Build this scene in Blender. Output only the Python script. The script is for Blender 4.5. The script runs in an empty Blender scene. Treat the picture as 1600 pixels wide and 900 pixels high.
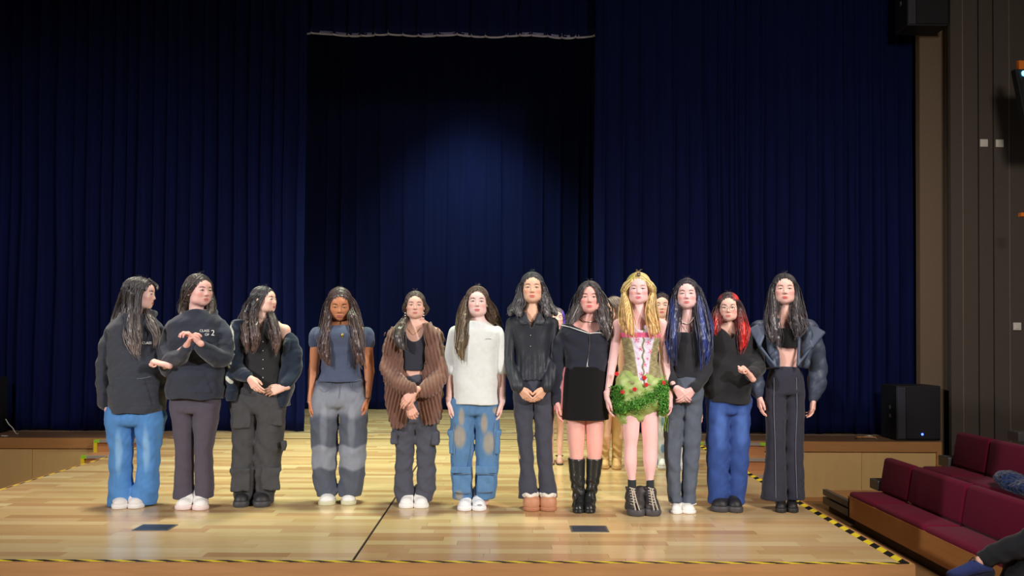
import bpy, math, random, zlib
import numpy as np
import openvdb
from mathutils import Matrix, Vector, Euler
random.seed(7); RNG = np.random.RandomState(7)
SC = bpy.context.scene; C = SC.collection
R = math.radians

# ------------------------------------------------------------------ camera
CAMP = np.array([0.0, 0.0, 1.2]); FPX = 1200.0; SHIFT = 54.0
CM = (Matrix.Rotation(R(-0.48), 4, 'Z') @ Matrix.Rotation(R(90.9), 4, 'X') @ Matrix.Rotation(R(0.33), 4, 'Z'))
cd = bpy.data.cameras.new('camera'); cam = bpy.data.objects.new('camera', cd); C.objects.link(cam)
cd.sensor_width = 36; cd.lens = FPX / 1600 * 36; cd.shift_y = SHIFT / 1600; cd.clip_end = 100
cam.matrix_world = Matrix.Translation(CAMP.tolist()) @ CM
SC.camera = cam
CR = np.array(CM.to_3x3())

def at(px, py, Y):
    "world point on the vertical plane at depth Y seen at photo pixel (px, py)"
    d = CR @ np.array([(px - 800) / FPX, (450 + SHIFT - py) / FPX, -1.0])
    return CAMP + d * (Y / d[1])

def ground(px, py, z=0.0):
    d = CR @ np.array([(px - 800) / FPX, (450 + SHIFT - py) / FPX, -1.0])
    return CAMP + d * ((z - CAMP[2]) / d[2])

# ------------------------------------------------------------------ world, lights, exposure
w = bpy.data.worlds.new('world'); SC.world = w; w.use_nodes = True
w.node_tree.nodes['Background'].inputs[0].default_value = (0.55, 0.6, 0.75, 1)
w.node_tree.nodes['Background'].inputs[1].default_value = 0.012
SC.view_settings.view_transform = 'Standard'; SC.view_settings.look = 'None'
SC.view_settings.gamma = 1; SC.view_settings.exposure = 1.15; SC.view_settings.use_curve_mapping = False

def lamp(name, kind, loc, target, power, col, size=0.5, angle=60, blend=0.5):
    l = bpy.data.lights.new(name, kind); l.energy = power; l.color = col
    if kind == 'AREA': l.shape = 'DISK'; l.size = size; l.spread = R(angle)
    if kind == 'SPOT': l.spot_size = R(angle); l.spot_blend = blend; l.shadow_soft_size = size
    o = bpy.data.objects.new(name, l); C.objects.link(o); o.location = loc
    o.rotation_euler = (Vector(target) - Vector(loc)).to_track_quat('-Z', 'Y').to_euler()
    return o
WARM = (1.0, 0.93, 0.78); COOL = (0.82, 0.93, 1.0)
# overhead rows of stage lights above the thrust, front-of-house lights from the hall
GREEN = (0.86, 1.0, 0.74); PINK = (1.0, 0.84, 0.74)
lamp('overhead_light', 'SPOT', (-2.9, 6.0, 6.3), (-3.0, 6.8, 0), 760, WARM, 0.35, 52, 0.8)
lamp('overhead_light', 'SPOT', (-0.6, 6.0, 6.3), (-0.8, 6.9, 0), 760, GREEN, 0.35, 52, 0.8)
lamp('overhead_light', 'SPOT', (1.4, 5.9, 6.3), (1.2, 6.8, 0), 340, PINK, 0.35, 50, 0.8)
lamp('back_light', 'SPOT', (-0.7, 8.3, 6.0), (-0.7, 8.9, 0), 620, GREEN, 0.3, 68, 0.9)
lamp('front_light', 'SPOT', (-6.0, -0.6, 3.5), (1.9, 7.2, -0.2), 800, (1.0, .96, .95), 0.2, 46, 0.8)
lamp('front_light', 'SPOT', (4.8, -0.6, 3.5), (-2.9, 7.2, -0.1), 700, (1.0, .96, .95), 0.2, 48, 0.8)
lamp('added_curtain_wash', 'SPOT', (-2.9, 7.6, 5.8), (-2.6, 9.5, -0.6), 60, (.7, .82, 1.0), .3, 40, 1.0)  # added to brighten the left drape edge, no known fixture
lamp('added_curtain_wash', 'SPOT', (-0.6, 10.7, 5.9), (-.5, 11.6, 0.0), 330, (.78, .95, .9), .3, 80, .9)  # unseen lamp added behind the valance to lift the back curtain
lamp('added_hall_fill', 'AREA', (3.6, 1.2, 5.2), (3.6, 8.0, -.6), 62, (1.0, 0.86, 0.72), 1.5, 120)  # added fill for the right stage face and benches, no fixture known
lamp('added_hall_fill', 'AREA', (-5.4, 2.5, 5.0), (-5.6, 8.6, -.6), 16, (1.0, 0.86, 0.72), 1.5, 90)  # added fill so the left stage face reads brighter

# ------------------------------------------------------------------ colour / materials
def lin(c):
    c = np.asarray(c, dtype=np.float64)
    if c.max() > 1.0: c = c / 255.0
    return np.where(c <= 0.04045, c / 12.92, ((c + 0.055) / 1.055) ** 2.4)

def rgba(c): return tuple(float(v) for v in lin(c)) + (1.0,)

class NT:
    def __init__(s, name, rough=0.7, **kw):
        s.m = bpy.data.materials.new(name); s.m.use_nodes = True; s.t = s.m.node_tree
        s.b = s.t.nodes['Principled BSDF']; s.b.inputs['Roughness'].default_value = rough
        for k, v in kw.items(): s.b.inputs[k.replace('_', ' ')].default_value = v
    def n(s, typ, **kw):
        nd = s.t.nodes.new(typ)
        for k, v in kw.items():
            if k.startswith('i_'):
                key = k[2:]; key = int(key) if key.isdigit() else key.replace('_', ' ')
                nd.inputs[key].default_value = v
            else: setattr(nd, k, v)
        return nd
    def l(s, a, b): s.t.links.new(a, b)
    def math(s, op, a, b=None, c=None):
        nd = s.n('ShaderNodeMath', operation=op)
        for i, v in enumerate((a, b, c)):
            if v is None: continue
            if isinstance(v, (int, float)): nd.inputs[i].default_value = v
            else: s.l(v, nd.inputs[i])
        return nd.outputs[0]
    def bump(s, src, strength, dist):
        b = s.n('ShaderNodeBump', i_Strength=strength, i_Distance=dist); s.l(src, b.inputs['Height'])
        s.l(b.outputs[0], s.b.inputs['Normal'])
    def noise(s, scale, detail=3, vec=None, mapscale=None):
        nd = s.n('ShaderNodeTexNoise', i_Scale=scale, i_Detail=detail)
        if mapscale:
            tc = s.n('ShaderNodeTexCoord'); mp = s.n('ShaderNodeMapping'); mp.inputs['Scale'].default_value = mapscale
            s.l(tc.outputs['Object'], mp.inputs[0]); s.l(mp.outputs[0], nd.inputs['Vector'])
        else:
            tc = s.n('ShaderNodeTexCoord'); s.l(tc.outputs['Object'], nd.inputs['Vector'])
        return nd.outputs['Fac']
    def mixcol(s, fac, a, b, blend='MIX'):
        nd = s.n('ShaderNodeMix', data_type='RGBA', blend_type=blend)
        for v, i in ((fac, 0), (a, 6), (b, 7)):
            if isinstance(v, (int, float)): nd.inputs[i].default_value = v
            elif isinstance(v, tuple): nd.inputs[i].default_value = v
            else: s.l(v, nd.inputs[i])
        return nd.outputs[2]

def attr_mat(name, rough, bump=None, var=0.12, nscale=60, mapscale=None, **kw):
    t = NT(name, rough, **kw)
    a = t.n('ShaderNodeVertexColor', layer_name='Col')
    f = t.noise(nscale, 3, mapscale=mapscale)
    mul = t.math('MULTIPLY_ADD', f, 2 * var, 1 - var)
    cc = t.n('ShaderNodeCombineXYZ')
    for i in range(3): t.l(mul, cc.inputs[i])
    t.l(t.mixcol(1.0, a.outputs[0], cc.outputs[0], 'MULTIPLY'), t.b.inputs['Base Color'])
    if bump: t.bump(t.noise(bump[0], 2, mapscale=mapscale), bump[1], bump[2])
    return t.m

def flat_mat(name, col, rough=0.6, bump=None, var=0.0, nscale=8, mapscale=None, **kw):
    t = NT(name, rough, **kw)
    if var:
        f = t.noise(nscale, 4, mapscale=mapscale)
        c = lin(col)
        t.l(t.mixcol(f, tuple(c * (1 - var)) + (1,), tuple(np.minimum(c * (1 + var), 1)) + (1,)), t.b.inputs['Base Color'])
    else: t.b.inputs['Base Color'].default_value = rgba(col)
    if bump: t.bump(t.noise(bump[0], 2, mapscale=mapscale), bump[1], bump[2])
    return t.m

M = {}
M['skin'] = attr_mat('skin', 0.48, (220, 0.15, 0.001), 0.04, 25, Subsurface_Weight=0.12, Subsurface_Scale=0.02, Specular_IOR_Level=0.35)
M['cloth'] = attr_mat('cloth', 0.9, (260, 0.5, 0.002), 0.1, 30, Sheen_Weight=0.15, Specular_IOR_Level=0.2)
M['fleece'] = attr_mat('fleece', 0.95, (420, 0.6, 0.002), 0.08, 22, Sheen_Weight=0.3, Specular_IOR_Level=0.15)
M['denim'] = attr_mat('denim', 0.85, (500, 0.5, 0.002), 0.16, 40, mapscale=(1, 1, 0.35), Specular_IOR_Level=0.25)
M['satin'] = attr_mat('satin', 0.5, (120, 0.3, 0.003), 0.08, 20, Specular_IOR_Level=0.4)
M['leather'] = attr_mat('leather', 0.32, (90, 0.35, 0.002), 0.1, 30, Specular_IOR_Level=0.6)
M['rubber'] = attr_mat('shoe_material', 0.55, (150, 0.2, 0.001), 0.06, 30)
M['hair'] = attr_mat('hair', 0.36, (160, 0.6, 0.003), 0.3, 120, mapscale=(1, 1, 0.06), Specular_IOR_Level=0.65)
M['knit'] = attr_mat('knit', 0.95, (300, 0.9, 0.004), 0.15, 60, Sheen_Weight=0.3, Specular_IOR_Level=0.15)
M['metal'] = flat_mat('silver_metal', (210, 210, 205), 0.25, Metallic=1.0)
M['gold'] = flat_mat('gold_metal', (225, 190, 90), 0.3, Metallic=1.0)
M['pearl'] = flat_mat('pearl', (240, 235, 225), 0.25)
M['white_print'] = flat_mat('white_print', (225, 225, 220), 0.8)
M['button'] = flat_mat('button', (190, 190, 185), 0.4)
M['dark_button'] = flat_mat('dark_button', (35, 30, 28), 0.4)
M['string'] = flat_mat('cord', (40, 42, 48), 0.8)
M['lace'] = flat_mat('beige_lace', (190, 180, 165), 0.9)
M['stitch'] = flat_mat('pale_stitching', (120, 130, 145), 0.9)
M['leaf'] = attr_mat('leaf', 0.6, None, 0.2, 90, Specular_IOR_Level=0.3)

# ------------------------------------------------------------------ mesh helpers
def mk(name, V, Q, mat, parent=None, origin=(0, 0, 0), col=None, smooth=True, T=None):
    me = bpy.data.meshes.new(name)
    V = np.asarray(V, dtype=np.float32) - np.asarray(origin, dtype=np.float32)
    nq = 0 if Q is None else len(Q); nt = 0 if T is None else len(T)
    me.vertices.add(len(V)); me.vertices.foreach_set('co', V.ravel())
    loops = []
    if nq: loops.append(np.asarray(Q, dtype=np.int32).ravel())
    if nt: loops.append(np.asarray(T, dtype=np.int32).ravel())
    li = np.concatenate(loops); me.loops.add(len(li)); me.loops.foreach_set('vertex_index', li)
    st = np.concatenate([np.arange(nq) * 4, nq * 4 + np.arange(nt) * 3]).astype(np.int32)
    me.polygons.add(nq + nt); me.polygons.foreach_set('loop_start', st)
    me.polygons.foreach_set('use_smooth', np.full(nq + nt, smooth))
    me.update(calc_edges=True)
    if col is not None:
        a = me.attributes.new('Col', 'FLOAT_COLOR', 'POINT')
        c = np.ones((len(V), 4), dtype=np.float32); c[:, :3] = lin(np.clip(col, 0, 1)) if col.max() <= 1.0 else lin(col)
        a.data.foreach_set('color', c.ravel())
    if mat is not None: me.materials.append(M[mat] if isinstance(mat, str) else mat)
    o = bpy.data.objects.new(name, me); C.objects.link(o)
    if parent is not None: o.parent = parent
    return o

def empty(name, loc, label, cat, group=None):
    o = bpy.data.objects.new(name, None); C.objects.link(o); o.location = loc; o.empty_display_size = 0.1
    o['label'] = label; o['category'] = cat
    if group: o['group'] = group
    return o

def tag(o, label=None, cat=None, group=None, kind=None):
    for k, v in (('label', label), ('category', cat), ('group', group), ('kind', kind)):
        if v: o[k] = v
    return o

BOXQ = np.array([[0, 1, 3, 2], [4, 6, 7, 5], [0, 4, 5, 1], [2, 3, 7, 6], [0, 2, 6, 4], [1, 5, 7, 3]])
def boxv(lo, hi):
    return np.array([[x, y, z] for x in (lo[0], hi[0]) for y in (lo[1], hi[1]) for z in (lo[2], hi[2])], dtype=np.float64)

def box(name, lo, hi, mat, parent=None, origin=(0, 0, 0), bevel=0.0, smooth=False):
    o = mk(name, boxv(lo, hi), BOXQ, mat, parent, origin, smooth=smooth)
    if bevel:
        m = o.modifiers.new('bevel', 'BEVEL'); m.width = bevel; m.segments = 3; m.limit_method = 'NONE'
    return o

def merge(parts):
    V, Q, Cc, n = [], [], [], 0
    for p in parts:
        V.append(p[0]); Q.append(np.asarray(p[1]) + n); n += len(p[0])
        if len(p) > 2: Cc.append(p[2])
    return (np.concatenate(V), np.concatenate(Q)) + ((np.concatenate(Cc),) if Cc else ())

def tube(pts, radii, sides=6):
    P = np.asarray(pts, dtype=np.float64); n = len(P)
    rad = np.full(n, radii) if np.isscalar(radii) else np.asarray(radii)
    t = np.gradient(P, axis=0); t /= np.linalg.norm(t, axis=1)[:, None] + 1e-9
    ref = np.array([0.31, 0.9, 0.2]); u = np.cross(t, ref); u /= np.linalg.norm(u, axis=1)[:, None] + 1e-9
    v = np.cross(t, u)
    a = np.arange(sides) * 2 * math.pi / sides
    V = P[:, None] + rad[:, None, None] * (np.cos(a)[None, :, None] * u[:, None] + np.sin(a)[None, :, None] * v[:, None])
    i = np.arange(n - 1)[:, None] * sides; j = np.arange(sides)[None]; k = (j + 1) % sides
    Q = np.stack([i + j, i + k, i + sides + k, i + sides + j], -1).reshape(-1, 4)
    return V.reshape(-1, 3), Q

def smoothpath(pts, n=14):
    P = np.asarray(pts, dtype=np.float64)
    if len(P) < 3: t = np.linspace(0, 1, n)[:, None]; return P[0] * (1 - t) + P[-1] * t
    E = np.vstack([2 * P[0] - P[1], P, 2 * P[-1] - P[-2]]); out = []
    for s in np.linspace(0, len(P) - 1 - 1e-6, n):
        i = int(s); f = s - i; a, b, c, d = E[i:i + 4]
        out.append(0.5 * (2 * b + (c - a) * f + (2 * a - 5 * b + 4 * c - d) * f * f + (3 * b - a - 3 * c + d) * f ** 3))
    return np.array(out)

def ball(c, r, nu=10, nv=7):
    r = np.broadcast_to(np.asarray(r, dtype=float), (3,))
    th = np.linspace(0.02, math.pi - 0.02, nv); ph = np.arange(nu) * 2 * math.pi / nu
    V = np.stack([np.sin(th)[:, None] * np.cos(ph), np.sin(th)[:, None] * np.sin(ph), np.cos(th)[:, None] + 0 * ph], -1).reshape(-1, 3) * r + np.asarray(c)
    i = np.arange(nv - 1)[:, None] * nu; j = np.arange(nu)[None]; k = (j + 1) % nu
    return V, np.stack([i + j, i + nu + j, i + nu + k, i + k], -1).reshape(-1, 4)

# ------------------------------------------------------------------ distance-field modelling
def smin(a, b, k):
    h = np.clip(0.5 + 0.5 * (b - a) / k, 0, 1); return b + (a - b) * h - k * h * (1 - h)
def smax(a, b, k): return -smin(-a, -b, k)

class F:
    def __init__(s, h=0.006): s.h = h; s.ops = []; s.cuts = []; s.disps = []
    def cone(s, a, b, ra, rb, k=0.01, fy=1.0, sub=False):
        a = np.asarray(a, float); b = np.asarray(b, float); r = max(ra, rb)
        lo = np.minimum(a, b) - r; hi = np.maximum(a, b) + r
        ba = (b - a) * [1, fy, 1]; L = float(ba @ ba) + 1e-9
        def fn(X, Y, Z):
            px, py, pz = X - a[0], (Y - a[1]) * fy, Z - a[2]
            t = np.clip((px * ba[0] + py * ba[1] + pz * ba[2]) / L, 0, 1)
            return np.sqrt((px - t * ba[0]) ** 2 + (py - t * ba[1]) ** 2 + (pz - t * ba[2]) ** 2) - (ra + (rb - ra) * t)
        s.ops.append((lo, hi, fn, k, sub)); return s
    def chain(s, pts, rad, k=0.01, fy=1.0):
        for i in range(len(pts) - 1): s.cone(pts[i], pts[i + 1], rad[i], rad[i + 1], k, fy)
        return s
    def ell(s, c, r, k=0.01, sub=False, rot=None):
        c = np.asarray(c, float); r = np.asarray(r, float)
        e = np.full(3, r.max()) if rot is not None else r
        def fn(X, Y, Z):
            x, y, z = X - c[0], Y - c[1], Z - c[2]
            if rot is not None:
                x, y, z = (rot[0][0] * x + rot[1][0] * y + rot[2][0] * z, rot[0][1] * x + rot[1][1] * y + rot[2][1] * z,
                           rot[0][2] * x + rot[1][2] * y + rot[2][2] * z)
            q = np.sqrt((x / r[0]) ** 2 + (y / r[1]) ** 2 + (z / r[2]) ** 2)
            return (q - 1) * r.min() * np.minimum(1, 0.35 + q)
        s.ops.append((c - e, c + e, fn, k, sub)); return s
    def box(s, c, r, rad=0.004, k=0.004, sub=False):
        c = np.asarray(c, float); r = np.asarray(r, float)
        def fn(X, Y, Z):
            dx, dy, dz = np.abs(X - c[0]) - r[0] + rad, np.abs(Y - c[1]) - r[1] + rad, np.abs(Z - c[2]) - r[2] + rad
            return np.sqrt(np.maximum(dx, 0) ** 2 + np.maximum(dy, 0) ** 2 + np.maximum(dz, 0) ** 2) + np.minimum(np.maximum(np.maximum(dx, dy), dz), 0) - rad
        s.ops.append((c - r, c + r, fn, k, sub)); return s
    def loft(s, secs, k=0.01, n=2.3, sm=0.02, cap=0.006, sub=False):
        "secs: (z, cx, cy, a, b) from any z order"
        S = np.array(sorted(secs), float); zt, zb = S[-1, 0], S[0, 0]
        zz = np.linspace(zb, zt, 200); dz = (zt - zb) / 199; wn = max(1, int(sm / max(dz, 1e-5)))
        T = []
        for j in range(1, 5):
            v = np.interp(zz, S[:, 0], S[:, j]); vp = np.pad(v, wn, mode='edge')
            T.append(np.convolve(vp, np.ones(2 * wn + 1) / (2 * wn + 1), 'valid'))
        lo = np.array([(S[:, 1] - S[:, 3]).min(), (S[:, 2] - S[:, 4]).min(), zb]); hi = np.array([(S[:, 1] + S[:, 3]).max(), (S[:, 2] + S[:, 4]).max(), zt])
        def fn(X, Y, Z):
            cx, cy, a, b = [np.interp(Z.ravel(), zz, t).reshape(Z.shape).astype(np.float32) for t in T]
            q = (np.abs((X - cx) / a) ** n + np.abs((Y - cy) / b) ** n) ** (1 / n)
            d = (q - 1) * np.minimum(a, b)
            return smax(d, np.maximum(Z - zt, zb - Z), cap)
        s.ops.append((lo, hi, fn, k, sub)); return s
    def cut(s, p, nrm, k=0.003): s.cuts.append((np.asarray(p, float), np.asarray(nrm, float) / np.linalg.norm(nrm), k)); return s
    def disp(s, fn): s.disps.append(fn); return s
    def mesh(s, adapt=0.0):
        h = s.h; pad = 3 * h + 0.012
        lo = np.min([o[0] for o in s.ops if not o[4]], 0) - pad; hi = np.max([o[1] for o in s.ops if not o[4]], 0) + pad
        n = np.ceil((hi - lo) / h).astype(int) + 1
        ax = [(lo[i] + np.arange(n[i]) * h).astype(np.float32) for i in range(3)]
        f = np.full(n, 0.06, dtype=np.float32)
        for (a, b, fn, k, sub) in s.ops:
            i0 = np.clip(np.floor((a - pad - k - lo) / h).astype(int), 0, n); i1 = np.clip(np.ceil((b + pad + k - lo) / h).astype(int) + 1, 0, n)
            if np.any(i1 <= i0): continue
            sl = tuple(slice(i0[j], i1[j]) for j in range(3))
            d = fn(ax[0][sl[0]][:, None, None], ax[1][sl[1]][None, :, None], ax[2][sl[2]][None, None, :])
            f[sl] = smax(f[sl], -d, k) if sub else smin(f[sl], d, k)
        X, Y, Z = ax[0][:, None, None], ax[1][None, :, None], ax[2][None, None, :]
        for fn in s.disps: f += fn(X, Y, Z).astype(np.float32)
        for p, nn, k in s.cuts:
            d = (X - p[0]) * nn[0] + (Y - p[1]) * nn[1] + (Z - p[2]) * nn[2]
            f = smax(f, d, k)
        G = openvdb.FloatGrid(background=0.06); G.copyFromArray(np.ascontiguousarray(f, dtype=np.float32))
        P, T, Q = G.convertToPolygons(0.0, adapt)
        return P.astype(np.float64) * h + lo, Q.astype(np.int64), T.astype(np.int64)

def q3(P, Q, T):
    "quads + triangles as quads arrays (triangles doubled up are avoided: kept apart)"
    return P, Q, T

def folds(seed, amp, sx=30.0, sz=22.0, sharp=0.8):
    def fn(X, Y, Z):
        a = np.sin(X * sx + 1.9 * np.sin(Z * sz * 0.7 + seed) + seed * 1.7) 
        b = np.sin(Z * sz + X * sx * 0.45 + 1.6 * np.sin(Y * sx * 0.8 + seed * 2.3) + seed)
        v = a * b
        w = np.sin(X * sx * 1.7 - Z * sz * 1.9 + seed * 3.1 + 1.5 * np.sin(Y * 30 + Z * 9)) * np.sin(Z * sz * .8 + seed)
        return amp * (np.sign(v) * np.abs(v) ** sharp + .28 * (1 - 2 * np.abs(w) ** .6))
    return fn

def ribs(amp, s, dirx=1.0, dirz=0.0):
    return lambda X, Y, Z: amp * np.sin((X * dirx + Z * dirz) * s) + 0 * Y

def ins(a, b, c):
    "smooth 0..1 step"
    t = np.clip((a - b) / (c - b), 0, 1); return t * t * (3 - 2 * t)
# ------------------------------------------------------------------ head and hand templates
def make_head():
    f = F(0.0024)
    f.ell((0, .016, .03), (.072, .09, .076), .01)
    f.ell((0, -.022, -.032), (.0595, .066, .068), .03)
    f.ell((0, -.052, -.082), (.028, .026, .025), .03)
    f.ell((0, -.045, .028), (.058, .045, .048), .02)
    for s in (-1, 1):
        f.ell((s * .038, -.055, -.022), (.024, .024, .022), .025)
        f.ell((s * .042, -.022, -.068), (.024, .036, .026), .03)
        f.ell((s * .031, -.094, .002), (.017, .012, .011), .012, sub=True)
        f.ell((s * .074, .008, -.008), (.009, .018, .031), .006, rot=np.array(Matrix.Rotation(R(-18 * s), 3, 'Z')))
    f.cone((0, -.078, .006), (0, -.094, -.026), .007, .0095, .012)
    for s in (-1, 1):
        f.ell((s * .0115, -.085, -.03), (.008, .009, .0075), .006)
        f.ell((s * .006, -.094, -.039), (.0032, .006, .003), .003, sub=True)
        f.ell((s * .031, -.0745, 0), (.0165, .0145, .0125), .004)
        f.ell((s * .031, -.092, -.0008), (.0125, .014, .0031), .002, sub=True)
    f.ell((0, -.0785, -.058), (.023, .0125, .0058), .005)
    f.ell((0, -.0775, -.0675), (.019, .0125, .0065), .005)
    f.ell((0, -.094, -.0625), (.021, .009, .0012), .002, sub=True)
    f.cone((0, .018, -.05), (0, .022, -.13), .052, .052, .02, 1.02)
    V, Q, T = f.mesh(0.01)
    x, y, z = np.abs(V[:, 0]), V[:, 1], V[:, 2]
    front = ins(y, -.03, -.05)
    e = lambda cx, cz, rx, rz, soft=.35: ins(1 - (((x - cx) / rx) ** 2 + ((z - cz) / rz) ** 2), 0, soft) * front
    lips = np.maximum(e(0, -.0585, .0245, .0055), e(0, -.067, .0205, .0065)) * .8
    brow = e(.032, .0235 , .0185, .0034, .5); bz = .0235 - (x - .03) ** 2 * 9
    brow = ins(1 - np.abs(z - bz) / .0048, 0, .6) * ins(x, .012, .016) * ins(x, .052, .044) * front
    lz = .0042 - ((x - .031) / .0125) ** 2 * .0035
    lash = ins(1 - np.abs(z - lz) / .0032, 0, .6) * ins(x, .015, .019) * ins(x, .0485, .0445) * front
    blush = ins(1 - (((x - .042) / .024) ** 2 + ((z + .03) / .02) ** 2), 0, 1) * front
    nose = ins(1 - ((x / .011) ** 2 + ((z + .031) / .012) ** 2), 0, 1) * front * .6
    nost = ins(1 - (((x - .006) / .0045) ** 2 + ((z + .0395) / .003) ** 2), 0, .5) * front
    cap = ins(z - .055 - ins(x, .02, .075) * -.03 + (y + .08) * .35, 0, .008)
    return V, Q, T, dict(lips=lips, brow=brow, lash=lash, blush=np.maximum(blush, nose), nost=nost, scalp=cap)

HEAD = make_head()

def make_hand(bend, spread=0.0, thumb=0.0):
    f = F(0.0026)
    f.cone((0, 0, .03), (0, 0, -.012), .0215, .021, .006, .95)
    ys = (-.0265, -.009, .0085, .0245); Ls = (.068, .076, .071, .056); kn = (-.082, -.087, -.083, -.075)
    for i in range(4):
        f.cone((0, ys[i] * .45, -.01), (0, ys[i], kn[i]), .0155, .0112, .006)
        p = np.array([0, ys[i], kn[i]]); ang = 0.0; r = .0086 - (.0012 if i == 3 else 0); tilt = ys[i] * spread * 8
        for j, fr in enumerate((.45, .31, .24)):
            ang += R(bend[j] + (i - 1) * 2.5); L = Ls[i] * fr
            q = p + np.array([math.sin(ang), tilt * 1.0, -math.cos(ang)]) * L
            f.cone(p, q, r, r * .9, .0018); p = q; r *= .9
    f.cone((.004, -.014, -.018), (.012, -.036 - thumb * .01, -.05), .0165, .0115, .008)
    f.cone((.012, -.036 - thumb * .01, -.05), (.017, -.043 - thumb * .02, -.077), .0108, .0092, .002)
    f.cone((.017, -.043 - thumb * .02, -.077), (.021, -.041 - thumb * .02, -.1), .0092, .007, .002)
    V, Q, T = f.mesh(0.01)
    nail = ins(-V[:, 0] - 0 * V[:, 2], .9, 1)
    return V, Q, T
HANDS = {'relaxed': make_hand((14, 22, 20)), 'curl': make_hand((38, 42, 30)), 'fist': make_hand((72, 88, 50)), 'flat': make_hand((8, 10, 8), .6, .8)}

def unit(v): v = np.asarray(v, float); return v / (np.linalg.norm(v) + 1e-9)

# ------------------------------------------------------------------ shoes
def shoe_mesh(kind):
    f = F(0.0035 if kind in ('platform', 'tall', 'tanboot') else 0.003)
    A = dict(sneaker=(.03, .05), chunky=(.04, .05), slipper=(.028, .06), heel=(.03, .035), mary=(.02, .036), platform=(.05, .06), tall=(.022, .05), tanboot=(.022, .05), sandal=(.012, .03))[kind]
    sole, up = A
    w = .049 if kind in ('chunky', 'platform') else .044 if kind != 'heel' else .039
    # sole: toe at -y
    f.cone((0, -.085, sole / 2), (0, -.02, sole / 2), w, w * .95, .01); f.cone((0, -.02, sole / 2), (0, .085, sole / 2), w * .9, w * .78, .01)
    f.cut((0, 0, 0), (0, 0, -1)); f.cut((0, 0, sole), (0, 0, 1))
    V1, Q1, T1 = f.mesh(0.02)
    g = F(f.h)
    g.cone((0, -.084, sole + up * .02), (0, -.02, sole + up * .3), w * .86, w * .82, .01, 1.0)
    if kind == 'slipper':
        g.cone((0, -.08, sole + .03), (0, .0, sole + .045), w * .98, w, .02)
    g.cone((0, -.02, sole + up * .3), (0, .07, sole + up * .45), w * .8, w * .74, .015)
    if kind not in ('heel', 'mary', 'sandal', 'slipper'):
        g.cone((0, -.03, sole + up * .75), (0, .03, sole + up + .015), w * .5, w * .74, .02)
        g.cone((0, .04, sole + up * .6), (0, .045, sole + up + .03), w * .74, w * .72, .02)
    if kind == 'none':
        g.cone((0, .03, sole + up), (0, .04, sole + .16), w * .8, w * .82, .02); g.cut((0, 0, sole + .155), (0, 0, 1))
    if kind == 'none':
        H = .36 if kind == 'tall' else .42
        g.cone((0, .035, sole + up), (0, .045, .14), w * .86, w * .92, .02)
        g.cone((0, .045, .14), (0, .035, H - .06), w * .94, w * 1.28, .02)
        g.cone((0, .035, H - .06), (0, .035, H + .06), w * 1.28, w * 1.3, .02); g.cut((0, 0, H), (0, 0, 1))
        g.disp(lambda X, Y, Z: .0035 * np.sin(Z * 95 + 2 * np.sin(X * 50) + 2 * np.sin(Y * 40)) * np.clip((.24 - Z) / .1, .15, 1))
    if kind in ('heel', 'mary'):
        g.ell((0, -.005, sole + up + .02), (.03, .058, .035), .008, sub=True)
    g.cut((0, 0, sole - .002), (0, 0, -1))
    V2, Q2, T2 = g.mesh(0.02)
    return (V1, Q1, T1), (V2, Q2, T2), sole
SHOES = {}

def join3(items):
    "items: (V,Q,T,col)"
    n = 0; V = []; Q = []; T = []; K = []
    for v, q, t, c in items:
        V.append(v); Q.append(np.asarray(q).reshape(-1, 4) + n); T.append(np.asarray(t).reshape(-1, 3) + n); n += len(v)
        K.append(np.broadcast_to(np.asarray(c, float), (len(v), 3)))
    return np.concatenate(V), np.concatenate(Q), np.concatenate(T), np.concatenate(K)

c1 = lambda *a: np.array(a, float) / 255.0

SUB = {'button', 'zip', 'pocket_seam', 'waist_seam', 'fly_seam', 'drawstring', 'seam_stitching', 'jacket_trim', 'collar', 'logo_print', 'trouser_piping', 'foliage', 'flower', 'hanging_vine', 'shoelace', 'fur_trim', 'shoe_strap', 'glasses_bridge'}
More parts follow.
